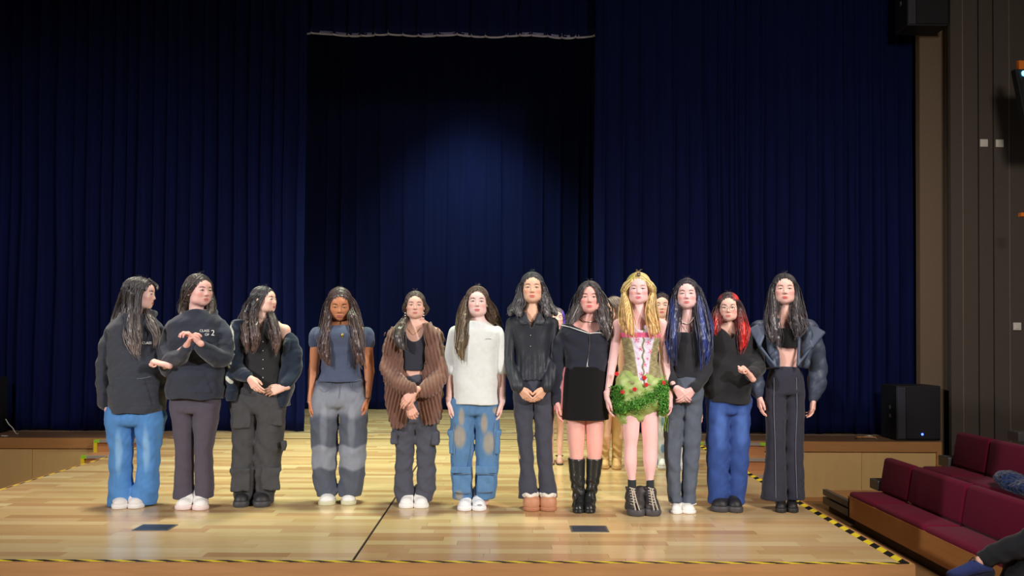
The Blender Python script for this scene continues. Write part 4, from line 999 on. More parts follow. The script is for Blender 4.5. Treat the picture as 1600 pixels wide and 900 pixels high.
# 6
s = Person('person in oversized white tee and stained blue cargo jeans', (737, 800), (246, 206, 198))
s.head(446, 497, 745.5, lips=(200, 100, 100), blush=.4); s.feet_y = 800
s.arm(-1, s.P(712, 520), s.P(705, 582, .02), s.P(701.5, 629, -.02), (.18, -.05, -1), rad=(.034, .032, .022))
s.arm(1, s.P(776, 520), s.P(783, 582, .02), s.P(784.5, 628, -.02), (-.15, -.05, -1), rad=(.034, .032, .022))
s.body(511, 650, ((723, 720, 724), (760, 760, 757)))
def stains(V):
    a = c1(88, 128, 170); m = np.zeros((len(V), 1))
    for x, y, rx, rz in ((719, 680, .055, .1), (722, 650, .025, .08), (764, 690, .05, .1), (757, 660, .03, .09), (718, 771, .035, .045), (775, 640, .03, .03)): m = np.maximum(m, vmask(V, s.P(x, y), rx, rz, .8))
    return np.clip(a + (c1(170, 155, 135) - a) * m * .8, 0, 1)
s.trousers('cargo_jeans', [(622, 705, 778), (636, 704, 780), (652, 704, 780)], [(636, 704, 743), (690, 704, 741), (730, 704, 738), (765, 706, 738), (779, 708, 738)],
           [(636, 741, 780), (690, 743, 780), (730, 744, 779), (765, 742, 776), (779, 742, 774)], stains, seed=6, fold=.004,
           extra=lambda f: [f.box(s.P(a, b, dy), (w_ * s.mpp, .016, h_ * s.mpp), .005, .004) for a, b, w_, h_, dy in ((720, 734, 16, 6, -.075), (760, 734, 16, 6, -.075), (722, 756, 14, 14, -.07), (759, 756, 13, 13, -.07))] +
           [f.box(s.P(a, b, -.02), (w_ * s.mpp, .05, h_ * s.mpp), .006, .004) for a, b, w_, h_ in ((706, 690, 4, 18), (777, 690, 4, 18), (705, 676, 5, 4), (778, 676, 5, 4))], label='blue cargo jeans with brown stains')
for sd in ([(705, 741), (721, 741), (736, 740)], [(744, 741), (760, 741), (776, 741)], [(712, 772), (724, 771), (734, 769)], [(748, 769), (760, 769), (770, 768)], [(738, 690), (737, 730), (737, 775)], [(709, 660), (709, 690), (710, 712)], [(773, 660), (773, 690), (772, 712)]):
    s.line('seam_stitching', sd, .0016, 'stitch')
f = F(.006); f.loft(s.rows([(502, 733, 757), (508, 718, 772), (518, 708, 782), (540, 708, 780), (578, 709, 777), (610, 708, 778), (631, 708, 780)], .74, 0, .11), .015)
s.sleeve(f, [(712, 520, 0, 11), (707, 548, .01, 11.5), (704, 576, .01, 11)], .01); s.sleeve(f, [(776, 520, 0, 11), (780, 548, .01, 11.5), (783, 576, .01, 11)], .01)
f.ell(s.P(744.5, 497, -.02), (.06, .1, .035), .004, sub=True)
f.disp(folds(s.seed, .0035, 16, 16)); s.add('tee', f, 'cloth', (222, 226, 224), label='oversized white tee'); s.line('logo_print', [(758, 530), (763, 529), (768, 530)], .0014, 'stitch')
s.hair((84, 66, 56), [
    [('h', .005, -.05, .1, .008), ('h', -.055, -.05, .055, .012), ('h', -.08, -.02, .0, .018), (725, 495, -.08, 8), (723, 522, -.12, 9), (719, 545, -.13, 8), (722, 561, -.13, 3)],
    [('h', .005, -.0, .11, .01), ('h', -.075, .02, .03, .022), (723, 488, .0, 7), (720, 512, -.08, 8), (718, 540, -.13, 7), (720, 556, -.13, 3)],
    [('h', .005, -.05, .1, .008), ('h', .055, -.045, .055, .012), ('h', .082, -.01, .0, .018), (768, 484, .03, 8), (774, 497, .07, 7), (780, 508, .1, 4)],
    [('h', .005, 0, .11, .01), ('h', .06, .07, .0, .028), (763, 490, .07, 10), (770, 503, .1, 7)],
    [('h', 0, 0, .11, .01), ('h', 0, .1, .0, .035), (745, 500, .08, 14)]],
    tip=(112, 96, 66), face=(.054, .087), n=22)
s.shoes('sneaker', [(725, 800, 23, -4), (749.5, 800, 23, 4)], (236, 238, 240), (240, 240, 240))
for x0_ in (725, 749.5): s.line('shoelace', [(x0_ - 4, 789), (x0_, 788), (x0_ + 4, 789)], .0025, 'stitch', V=s.last_shoe, off=-.01) if x0_ > 740 else None

# 7
s = Person('person in black long-sleeved button blouse and tan fur-lined slippers', (844, 801), (238, 190, 162))
s.head(424, 476, 831.5, lips=(205, 95, 90), blush=.35); s.feet_y = 801
s.arm(-1, s.P(799, 508), s.P(797, 563, .0), s.P(811, 606, -.12), (.62, -.15, -.75), palm=(.6, .8, .2), rad=(.029, .026, .02), pose='relaxed')
s.arm(1, s.P(863, 508), s.P(865, 563, .0), s.P(853, 606, -.12), (-.6, -.15, -.75), palm=(-.6, .8, .2), rad=(.029, .026, .02), pose='relaxed')
s.body(498, 625, ((817, 820, 826), (850, 850, 856)), bulk=.92)
s.line('necklace', [(819, 490), (826, 500), (831, 504), (837, 500), (842, 490)], .0012, 'metal', V=s.bodyV)
s.trousers('trousers', [(584, 806, 858), (600, 801, 863), (628, 801, 865)], [(615, 801, 834), (650, 804, 833), (697, 809, 833), (730, 812, 834), (755, 811, 838), (778, 810, 843)],
           [(615, 832, 866), (650, 834, 865), (697, 837, 863), (730, 841, 864), (755, 842, 868), (777, 842, 872)], (68, 70, 82), mat='cloth', seed=7, fold=.0035)
f = F(.0052); f.loft(s.rows([(488, 815, 848), (494, 803, 860), (503, 796, 867), (520, 800, 862), (550, 806, 858), (575, 806, 860), (594, 803, 862)], .72, 0, .09), .012)
s.sleeve(f, [(800, 505, 0, 9), (797, 535, 0, 8), (796, 563, -.01, 7.5), (803, 590, -.08, 8.5), (809, 604, -.12, 9.5)], .015)
s.sleeve(f, [(863, 505, 0, 9), (866, 535, 0, 8), (867, 563, -.01, 7.5), (860, 590, -.08, 8.5), (855, 604, -.12, 9.5)], .015)
f.loft([(s.P(830, 513)[2], s.P(830, 513)[0], s.Y - .1, .003, .09), (s.P(830, 480)[2], s.P(830, 480)[0], s.Y - .1, .062, .09)], .004, 3, sub=True)
f.disp(folds(s.seed, .0028, 26, 14)); f.disp(lambda X, Y, Z: .0022 * np.sin((X - s.o[0]) * 170) * np.clip((s.P(830, 548)[2] - Z) * 20, 0, 1))
s.add('blouse', f, 'satin', (44, 48, 56), label='black long-sleeved button blouse')
for y in (524, 541): s.sphere('button', 829, y, .0035, 'button')
v, q = tube([s.P(811, 603, -.12) + [.027 * math.cos(a), .024 * math.sin(a), .01 * math.cos(a)] for a in np.linspace(0, 6.283, 17)], .005, 6); s.raw('bracelet', v, q, 'dark_button')
s.line('collar', [(813, 489), (808, 499), (814, 506), (824, 506)], .006, 'cloth', mcol=(44, 48, 56)); s.line('collar', [(849, 489), (854, 499), (848, 506), (838, 506)], .006, 'cloth', mcol=(44, 48, 56))
s.hair((58, 58, 62), [
    [('h', 0, -.05, .1, .008), ('h', -.055, -.05, .055, .012), ('h', -.08, -.02, .0, .018), (813, 468, -.05, 8), (808, 480, -.05, 8), (811, 491, -.09, 7)],
    [('h', 0, -.0, .11, .01), ('h', -.075, .02, .03, .022), (812, 464, .0, 8), (803, 482, .0, 8), (798, 491, -.04, 5)],
    [('h', 0, -.05, .1, .008), ('h', .055, -.05, .055, .012), ('h', .08, -.02, .0, .018), (850, 468, -.05, 8), (853, 480, -.05, 8), (855, 491, -.09, 7)],
    [('h', 0, -.0, .11, .01), ('h', .075, .02, .03, .022), (852, 464, .02, 9), (860, 480, .02, 9), (868, 490, -.02, 6)],
    [('h', 0, .03, .1, .01), ('h', 0, .1, .0, .04), (831, 478, .07, 16), (831, 492, .08, 14)]],
    tip=(96, 92, 94), face=(.055, .084), n=26, wav=.012)
def slipcol(V, c): return np.where((V[:, 2] > .062 + .5 * np.clip(V[:, 1] + .03, -1, 0))[:, None], c1(226, 218, 205), c)
s.shoes('slipper', [(829.5, 801, 27, -3), (857.5, 801, 27, 3)], (188, 132, 98), (176, 118, 86), colfn=None)
for a, b in ((829.5, 783), (857.5, 783)):
    rs = np.random.RandomState(3); items = []
    g = ground(a, 801)
    for i in range(26):
        an = i / 26 * 2 * math.pi; items.append(ball((g[0] + .047 * math.cos(an), g[1] + .12 + .062 * math.sin(an), .1 + .004 * math.sin(an * 5)), (.014, .014, .016), 7, 5))
    v, q = merge(items); s.raw('fur_trim', v, q, 'cloth', (225, 218, 205))

# 8
s = Person('person in black zip jacket off the shoulders, black mini skirt and tall black boots', (913, 803), (240, 180, 168))
s.head(438, 492, 921, pitch=0, lips=(205, 95, 90), blush=.5); s.feet_y = 803
s.arm(-1, s.P(883, 520), s.P(873, 572, .01), s.P(870, 627, -.02), (.05, -.1, -1), rad=(.034, .03, .021))
s.arm(1, s.P(951, 520), s.P(957, 572, .01), s.P(953, 622, .0), (-.05, -.1, -1), rad=(.034, .03, .021))
s.body(510, 645, bare=[s.rows([(630, 888, 914), (660, 885, 914), (690, 887, 913), (703, 889, 912), (722, 891, 911), (760, 896, 909), (780, 898, 909)], 1.05), s.rows([(630, 915, 943), (660, 915, 944), (690, 916, 942), (703, 917, 941), (722, 919, 938), (760, 918, 931), (780, 918, 928)], 1.05)], bulk=1.05)
s.line('necklace', [(908, 496), (913, 502), (922, 503), (931, 501), (936, 495)], .0025, 'metal', V=s.bodyV)
f = F(.006); f.loft(s.rows([(572, 884, 946), (590, 881, 949), (630, 879, 951), (655, 878, 951)], .72, 0, .12), .01, 2.2); s.add('skirt', f, 'cloth', (14, 14, 16), label='black velvet mini skirt')
f = F(.0055); f.loft(s.rows([(506, 876, 956), (525, 874, 958), (550, 880, 953), (568, 882, 950), (580, 885, 948)], .66, 0, .11), .015)
s.sleeve(f, [(884, 520, 0, 11), (875, 545, 0, 10), (871, 575, .0, 9.5), (868, 608, -.01, 8.5), (869, 627, -.02, 7.5)], .01)
s.sleeve(f, [(950, 522, 0, 10), (956, 548, 0, 9), (957, 578, .0, 8.5), (954, 605, 0, 8), (953, 622, 0, 7.5)], .01)
f.loft([(s.P(921, 522)[2], s.P(921, 522)[0], s.Y - .06, .004, .17), (s.P(921, 506)[2], s.P(921, 506)[0], s.Y - .06, .14, .17), (s.P(921, 490)[2], s.P(921, 490)[0], s.Y - .06, .16, .17)], .004, 3, sub=True)
f.disp(folds(s.seed, .0055, 24, 30)); s.add('jacket', f, 'fleece', (40, 43, 56), label='black off-shoulder zip jacket')
s.line('jacket_trim', [(876, 508), (890, 511), (905, 516), (920, 521)], .003, 'white_print'); s.line('jacket_trim', [(921, 521), (935, 520), (952, 522)], .003, 'white_print')
s.line('zip', [(921, 523), (921, 540), (919, 560), (917, 572), (915, 580)], .0028, 'metal'); s.line('zip', [(918, 572), (922, 580)], .0028, 'metal')
s.hair((60, 56, 58), [
    [('h', 0, -.05, .1, .008), ('h', -.055, -.05, .055, .012), ('h', -.08, -.02, .0, .018), (903, 482, -.05, 8), (897, 495, -.07, 8), (892, 506, -.1, 4)],
    [('h', 0, -.0, .11, .01), ('h', -.075, .02, .03, .022), (901, 478, .0, 9), (893, 494, .0, 9), (886, 506, -.03, 5)],
    [('h', 0, -.05, .1, .008), ('h', .055, -.05, .055, .012), ('h', .08, -.02, .0, .018), (940, 484, -.06, 8), (942, 502, -.11, 9), (950, 520, -.12, 6), (951, 528, -.12, 2)],
    [('h', 0, -.0, .11, .01), ('h', .075, .02, .03, .022), (943, 478, .0, 10), (948, 498, -.05, 10), (945, 518, -.11, 7), (955, 524, -.1, 3)],
    [('h', -.01, -.06, .1, .006), ('h', -.04, -.09, .06, .005), ('h', -.058, -.085, .02, .004), ('h', -.062, -.07, -.03, .003)],
    [('h', .0, -.06, .1, .006), ('h', .05, -.085, .05, .005), ('h', .062, -.078, .0, .004), ('h', .06, -.07, -.04, .003)],
    [('h', 0, .03, .1, .01), ('h', 0, .1, .0, .04), (921, 492, .07, 16)]],
    tip=(84, 76, 76), face=(.056, .088), n=24, wav=.012)
s.shoes('tall', [(903, 803, 19, -5), (922, 803, 19, 5)], (34, 36, 36), (28, 28, 28), mat='leather', rows=([(716, 887, 914), (745, 890, 914), (775, 895, 914), (793, 894, 913)], [(716, 916, 942), (745, 916, 938), (775, 915, 931), (793, 914, 931)]))

# 9
s = Person('person with long blond hair in pink floral corset and green leafy skirt', (1004, 808.5), (248, 200, 198))
s.head(425, 477, 997.5, pitch=3, lips=(215, 95, 110), brow=(150, 115, 85), blush=.5); s.feet_y = 808
s.arm(-1, s.P(966, 507), s.P(957, 567, .02), s.P(948.5, 620, -.01), (.12, -.05, -1), rad=(.034, .029, .02))
s.arm(1, s.P(1034, 507), s.P(1039, 565, .02), s.P(1047, 618, -.01), (.02, -.05, -1), rad=(.034, .029, .02))
s.body(497, 640, bare=[s.rows([(620, 972, 1000), (650, 972, 1000), (680, 974, 998), (695, 976, 995), (722, 974, 995), (748, 982, 993), (775, 982, 993)], 1.05, -.01), s.rows([(620, 1001, 1029), (650, 1001, 1029), (680, 1003, 1028), (695, 1005, 1027), (722, 1005, 1027), (748, 1010, 1021), (775, 1010, 1021)], 1.05, -.01)])
def corset(V):
    c = np.broadcast_to(c1(150, 142, 104), (len(V), 3)).copy(); n_ = np.sin(V[:, 0:1] * 130 + 3 * np.sin(V[:, 2:3] * 90)) * np.sin(V[:, 2:3] * 120)
    c = c + .07 * n_; P0 = s.P(1001, 528); x = V[:, 0] - P0[0]; z = (P0[2] - V[:, 2])
    top = s.P(0, 515)[2] - V[:, 2]; hw = np.interp(top, [0, .15, .38], [.085, .052, .022])
    k = (ins(np.abs(x), hw + .003, hw - .003) * (V[:, 1] < s.Y - .02))[:, None]; c = c * (1 - k) + c1(225, 215, 232) * k
    f_ = np.zeros((len(V), 1))
    for bx, by, rr_ in ((991, 531, .02), (997, 545, .016), (1009, 535, .018), (1013, 549, .019), (1004, 569, .017), (998, 584, .018), (1008, 560, .013), (1014, 528, .012), (1002, 592, .012), (994, 560, .009), (1007, 582, .01)):
        q_ = s.P(bx, by); an = np.arctan2(V[:, 2] - q_[2], V[:, 0] - q_[0]); rad = rr_ * (.75 + .3 * np.cos(5 * an + bx)); dd = np.hypot(V[:, 0] - q_[0], V[:, 2] - q_[2]); f_ = np.maximum(f_, ins(dd, rad + .003, rad - .003)[:, None] * (.65 + .35 * np.sin(dd * 500))[:, None])
    f_ = f_ * k; c = c * (1 - f_) + c1(208, 84, 128) * f_
    g_ = (ins(np.abs(x - .005 * np.sin(z * 90)), .008, .004))[:, None] * k; c = c * (1 - g_) + c1(120, 125, 80) * g_
    p = ins(top, .03, .025)[:, None] * ins(top, -.01, 0.0)[:, None]; c = c * (1 - p) + c1(232, 105, 150) * p
    return np.clip(c, 0, 1)
f = F(.0045); f.loft(s.rows([(508, 971, 1032), (520, 970, 1031), (545, 974, 1028), (565, 976, 1027), (585, 971, 1032), (600, 965, 1038)], .78, 0, .09), .01, 2.2)
f.ell(s.P(1001, 503, -.1), (.04, .08, .06), .006, sub=True); f.disp(folds(s.seed, .0022, 60, 70)); s.add('corset', f, 'cloth', corset, adapt=0.0, label='olive corset with pink floral front panel')
def gskirt(V):
    n_ = .5 + .5 * np.sin(V[:, 0:1] * 60 + 2 * np.sin(V[:, 2:3] * 45)) * np.sin(V[:, 2:3] * 55); return c1(142, 168, 82) + (c1(180, 195, 130) - c1(142, 168, 82)) * n_
f = F(.005); f.loft(s.rows([(580, 970, 1031), (595, 962, 1040), (615, 957, 1043), (634, 957, 1042), (640, 960, 1030), (650, 965, 1012), (662, 971, 997), (674, 976, 985)], .68, 0, .06), .01, 2.2)
f.loft(s.rows([(586, 968, 1034), (610, 962, 1040), (632, 966, 1036)], .66, .01, .1), .015)
f.disp(folds(s.seed + 3, .007, 34, 30)); s.add('skirt', f, 'satin', gskirt, adapt=.001, label='draped pale green skirt'); kv = s.last
rs = np.random.RandomState(11); VV = []; QQ = []; CC = []; nn = 0
for i in range(4600):
    t = rs.rand()
    if i % 3 == 0: px_, py_ = 958 + 14 * rs.rand() + rs.normal() * 2, 603 + 42 * rs.rand()
    elif i % 3 == 1: px_ = 965 + 75 * t; py_ = 638 - 34 * t + rs.normal() * 6 + 8 * math.sin(t * 3)
    else: px_ = 1030 + 14 * rs.rand(); py_ = 595 + 55 * rs.rand()
    p = s.surf(px_, py_, kv, .008) + rs.normal(size=3) * [.003, .006, .003] + [0, -.006, 0]
    a = unit(rs.normal(size=3)); b_ = unit(np.cross(a, rs.normal(size=3))); L_ = rs.uniform(.006, .012); W_ = L_ * .4
    VV += [p - a * L_, p + b_ * W_, p + a * L_, p - b_ * W_]; QQ.append([nn, nn + 1, nn + 2, nn + 3]); nn += 4
    g_ = c1(95, 185, 75) * (1 - .45 * rs.rand()) + c1(90, 60, 20) * rs.rand() * .4; CC += [g_] * 4
tag(s.raw('foliage', np.array(VV), np.array(QQ), 'leaf', np.clip(np.array(CC), 0, 1)), 'small bright green leaves sewn on the skirt', kind='stuff')
for (x, y) in ((972, 612), (991, 608), (1009, 601), (1036, 598), (963, 584), (1006, 590)):
    p = s.surf(x, y, kv) + [0, -.014, 0]; it = [ball(p + [.009 * math.cos(k * 1.2566), -.001, .009 * math.sin(k * 1.2566)], (.0075, .0035, .0075), 7, 5) for k in range(5)] + [ball(p + [0, -.004, 0], .004, 6, 5)]
    v, q = merge(it); s.raw('flower', v, q, 'cloth', (205, 45, 50))
for i in range(6):
    x0_ = 1032 + i * 1.6; v, q = tube(smoothpath([s.P(x0_, 640, -.08), s.P(x0_ + 2 + i % 3, 655, -.08), s.P(x0_ + 1 + 2 * (i % 2), 668, -.07), s.P(x0_ + 3, 676 - 3 * i % 7, -.07)], 10), .002, 4); s.raw('hanging_vine', v, q, 'leaf', (120, 150, 70))
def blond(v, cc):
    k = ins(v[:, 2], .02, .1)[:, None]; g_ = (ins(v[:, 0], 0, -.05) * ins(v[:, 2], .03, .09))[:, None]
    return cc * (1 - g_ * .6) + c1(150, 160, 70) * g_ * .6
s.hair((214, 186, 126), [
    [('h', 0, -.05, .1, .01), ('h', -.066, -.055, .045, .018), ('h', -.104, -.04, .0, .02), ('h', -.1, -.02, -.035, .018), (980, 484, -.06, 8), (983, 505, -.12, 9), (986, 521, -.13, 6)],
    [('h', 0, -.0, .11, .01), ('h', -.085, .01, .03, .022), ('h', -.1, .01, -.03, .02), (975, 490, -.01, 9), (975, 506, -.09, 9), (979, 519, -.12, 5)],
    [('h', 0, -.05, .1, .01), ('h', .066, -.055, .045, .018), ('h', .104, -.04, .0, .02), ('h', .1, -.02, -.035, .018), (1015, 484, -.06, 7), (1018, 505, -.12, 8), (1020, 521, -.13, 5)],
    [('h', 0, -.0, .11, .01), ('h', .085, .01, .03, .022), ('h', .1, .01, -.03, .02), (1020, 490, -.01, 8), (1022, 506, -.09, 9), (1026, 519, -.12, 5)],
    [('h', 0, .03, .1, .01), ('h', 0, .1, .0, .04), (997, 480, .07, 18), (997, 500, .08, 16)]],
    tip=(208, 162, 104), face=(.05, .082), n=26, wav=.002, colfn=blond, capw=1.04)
f = F(.002); [f.cone(s.h2w(a), s.h2w(b), .0036, .0036, .001) for a, b in (((-.009, -.052, .112), (-.006, -.078, .09)), ((.012, -.052, .112), (.007, -.078, .09)), ((-.009, -.052, .112), (.012, -.052, .112)))]
s.add('hair_clip', f, 'leather', (30, 28, 28))
for x0_, x1_ in ((981, 994), (1010, 1022)):
    f = F(.004); f.loft(s.rows([(749, x0_, x1_), (766, x0_, x1_)], 1.1, -.01), .01, 2.1); s.add('sock', f, 'cloth', (48, 52, 54))
s.shoes('platform', [(990, 808.5, 29, -14), (1022, 808.5, 28, 10)], (62, 58, 58), (72, 70, 74), mat='rubber', rows=([(761, 978, 995), (780, 977, 996), (796, 977, 999)], [(761, 1006, 1023), (780, 1006, 1024), (796, 1008, 1028)]))
for bx, g_ in ((988, 0), (1017, 1)):
    for k in range(7):
        y = 762 + k * 4.2; a_ = s.P(bx - 4.5 + .3 * k, y, -.045 - .012 * k); b_ = s.P(bx + 4.5 + .3 * k, y + 2.2, -.045 - .012 * k); v, q = tube([a_, (a_ + b_) / 2 + [0, -.006, 0], b_], .004, 6); s.raw('shoelace', v, q, 'lace')
    for dx0, dx1 in ((-1, 5), (2, 11)): v, q = tube(smoothpath([s.P(bx + dx0, 764, -.08), s.P(bx + (dx0 + dx1) / 2, 782, -.13), s.P(bx + dx1, 797, -.15)], 9), .0042, 6); s.raw('shoelace', v, q, 'lace')

# 10
s = Person('person with black and blue long hair, scoop-neck black top, pale necklace, grey jeans', (1068, 804.5), (242, 196, 192))
s.head(434, 485, 1073, lips=(205, 100, 100), blush=.45); s.feet_y = 804
s.arm(-1, s.P(1048, 517), s.P(1043, 575, .01), s.P(1055, 605, -.12), (.6, -.1, -.8), palm=(.5, .9, 0), rad=(.03, .026, .02))
s.arm(1, s.P(1101, 517), s.P(1104, 575, .01), s.P(1084, 608, -.12), (-.68, -.1, -.7), palm=(-.5, .9, 0), rad=(.03, .026, .02))
s.body(508, 635, ((1054, 1052, 1056), (1084, 1082, 1076)), bulk=.92, feet=True)
s.line('necklace', [(1062, 497), (1066, 503), (1073, 506), (1080, 503), (1084, 496)], .003, 'pearl', V=s.bodyV); s.line('necklace', [(1064, 500), (1068, 510), (1073, 517)], .0012, 'metal', V=s.bodyV)
s.trousers('jeans', [(584, 1050, 1098), (600, 1044, 1099), (630, 1040, 1099)], [(620, 1040, 1067), (660, 1038, 1066), (700, 1038, 1064), (745, 1042, 1063), (770, 1044, 1064), (784, 1045, 1065)],
           [(620, 1066, 1099), (660, 1066, 1096), (700, 1067, 1093), (745, 1066, 1089), (770, 1065, 1087), (787, 1065, 1086)], (88, 96, 110), seed=10, fold=.004)
f = F(.0052); f.loft(s.rows([(503, 1056, 1092), (513, 1047, 1103), (530, 1049, 1101), (555, 1052, 1098), (575, 1052, 1097), (590, 1050, 1098)], .74, 0, .09), .012)
s.sleeve(f, [(1048, 517, 0, 9), (1044, 545, 0, 8), (1043, 575, -.01, 7.5), (1053, 602, -.11, 6.5)], .015); s.sleeve(f, [(1101, 516, 0, 9), (1106, 545, 0, 8.5), (1104, 577, -.01, 8.5), (1094, 596, -.07, 7.5), (1085, 606, -.12, 7)], .015)
f.box(s.P(1073, 505, -.12), (.058, .12, .062), .02, .004, sub=True); f.disp(folds(s.seed, .003, 24, 34)); s.add('top', f, 'cloth', (42, 43, 48), label='black long-sleeved scoop-neck top')
def blue(v, cc): k = (ins(np.abs(v[:, 0]), .055, .085) * ins(v[:, 2], .03, -.08) * (.55 + .45 * np.sin(v[:, 0] * 90 + v[:, 2] * 12)))[:, None]; return cc * (1 - k) + c1(44, 62, 130) * k
s.hair((46, 44, 54), [
    [('h', 0, -.05, .1, .008), ('h', -.055, -.05, .055, .012), ('h', -.082, -.02, .0, .018), (1055, 485, -.06, 9), (1052, 515, -.12, 9), (1050, 540, -.13, 8), (1053, 562, -.13, 3)],
    [('h', 0, -.0, .11, .01), ('h', -.08, .02, .03, .024), (1052, 485, .0, 9), (1048, 515, -.08, 8), (1047, 540, -.12, 7), (1048, 558, -.12, 3)],
    [('h', 0, -.05, .1, .008), ('h', .055, -.05, .055, .012), ('h', .082, -.02, .0, .018), (1092, 485, -.06, 9), (1097, 515, -.12, 10), (1100, 545, -.13, 8), (1097, 568, -.13, 3)],
    [('h', 0, -.0, .11, .01), ('h', .08, .02, .03, .024), (1097, 485, .0, 10), (1104, 512, -.08, 10), (1106, 540, -.12, 8), (1104, 562, -.12, 3)],
    [('h', 0, .03, .1, .01), ('h', 0, .1, .0, .04), (1073, 490, .07, 18), (1073, 520, .1, 16)]],
    tip=(50, 50, 72), face=(.054, .086), n=26, wav=.006, colfn=blue)
s.shoes('mary', [(1056, 804, 19, -4), (1079, 804.5, 24, 14)], (236, 234, 230), (232, 230, 226))
for x0_ in (1056, 1079): v, q = tube(smoothpath([s.P(x0_ - 8, 788, -.04), s.P(x0_, 790, -.09), s.P(x0_ + 9, 787, -.04)], 8), .004, 6); s.raw('shoe_strap', v, q, 'white_print')

# 11
s = Person('person with red streaked hair and glasses in loose black tunic and wide blue jeans', (1134, 802.5), (240, 192, 176))
s.head(456, 504, 1138, pitch=4, lips=(200, 110, 105), blush=.35); s.feet_y = 802
s.arm(-1, s.P(1112, 525), s.P(1108, 575, .03), s.P(1110, 618, .05), (0, 0, -1), rad=(.03, .026, .02), hand=False)
s.arm(1, s.P(1166, 525), s.P(1183, 575, -.0), s.P(1173, 588, -.22), (-.55, -.2, .65), palm=(-.2, .2, -1), pose='fist', rad=(.03, .026, .02))
s.body(516, 645, ((1122, 1122, 1124), (1156, 1154, 1150)))
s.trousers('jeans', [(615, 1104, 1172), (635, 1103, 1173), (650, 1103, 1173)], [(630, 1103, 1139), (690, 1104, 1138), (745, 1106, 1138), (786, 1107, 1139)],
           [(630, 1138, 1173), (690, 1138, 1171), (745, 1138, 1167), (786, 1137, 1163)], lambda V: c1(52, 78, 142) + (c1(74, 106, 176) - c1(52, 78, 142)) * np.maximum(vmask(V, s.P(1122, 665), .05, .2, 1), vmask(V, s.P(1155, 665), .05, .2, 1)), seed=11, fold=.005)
f = F(.0058); f.loft(s.rows([(508, 1122, 1154), (515, 1110, 1166), (530, 1104, 1174), (560, 1104, 1178), (590, 1101, 1176), (612, 1102, 1174), (629, 1103, 1173)], .68, 0, .11), .02)
s.sleeve(f, [(1111, 524, 0, 9), (1106, 560, .03, 9), (1108, 595, .05, 8), (1112, 618, .05, 7)], .01)
s.sleeve(f, [(1166, 522, 0, 11), (1179, 548, 0, 12.5), (1181, 574, -.05, 12), (1175, 587, -.19, 8)], .025)
f.loft([(s.P(1138, 530)[2], s.P(1138, 530)[0] - .005, s.Y - .1, .003, .1), (s.P(1138, 500)[2], s.P(1138, 500)[0], s.Y - .1, .115, .1)], .004, 3, sub=True)
f.disp(folds(s.seed, .0075, 18, 22)); s.add('tunic', f, 'cloth', (38, 39, 42), label='loose black v-neck tunic')
def red(v, cc):
    k = np.maximum(ins(v[:, 0], .02, .04) * ins(v[:, 2], .05, .075) , ins(v[:, 0], -.045, -.06) * ins(v[:, 2], .055, .075) * ins(v[:, 1], .02, -.02))
    k = np.maximum(k, ins(v[:, 0], .075, .09) * ins(v[:, 2], -.1, -.12)); k = np.maximum(k, ins(v[:, 0], -.07, -.085) * ins(v[:, 2], -.06, -.09) * .7) * (.75 + .25 * np.sin(v[:, 0] * 120)); k = np.maximum(k, ins(v[:,2], .02, -.08) * .35)[:, None]
    return cc * (1 - k) + c1(215, 42, 38) * k
s.hair((48, 36, 38), [
    [('h', 0, -.05, .1, .008), ('h', -.055, -.05, .055, .012), ('h', -.08, -.02, .0, .018), (1120, 498, -.06, 8), (1120, 512, -.1, 6), (1117, 522, -.11, 3)],
    [('h', 0, -.0, .11, .01), ('h', -.075, .02, .03, .022), (1118, 492, .0, 7), (1115, 508, .0, 6), (1114, 518, -.03, 3)],
    [('h', 0, -.05, .1, .008), ('h', .055, -.05, .055, .012), ('h', .08, -.02, .0, .018), (1157, 500, -.06, 8), (1160, 515, -.12, 9), (1160, 530, -.13, 7), (1158, 546, -.13, 3)],
    [('h', 0, -.0, .11, .01), ('h', .075, .02, .03, .022), (1158, 492, .0, 8), (1163, 512, -.06, 8), (1165, 528, -.12, 5), (1164, 540, -.12, 2)],
    [('h', 0, .03, .1, .01), ('h', 0, .1, .0, .04), (1138, 508, .07, 16)]],
    tip=(90, 52, 52), face=(.056, .088), n=24, wav=.005, colfn=red)
for sx in (-1, 1):
    t = np.linspace(0, 2 * math.pi, 22); pts = np.stack([sx * .033 + .0235 * np.cos(t), -.099 + .012 * (np.cos(t) * sx * .5 + .5) , -.002 + .0185 * np.sin(t)], 1)
    v, q = tube(s.h2w(pts), .0014, 6); s.raw('glasses_frame', v, q, 'metal')
v, q = tube(s.h2w(np.array([[-.01, -.1, .002], [0, -.103, .006], [.01, -.1, .002]])), .0014, 6); s.raw('glasses_bridge', v, q, 'metal')
s.shoes('chunky', [(1123, 802, 29, -6), (1150, 802.5, 25, 6)], (30, 30, 34), (66, 66, 70))

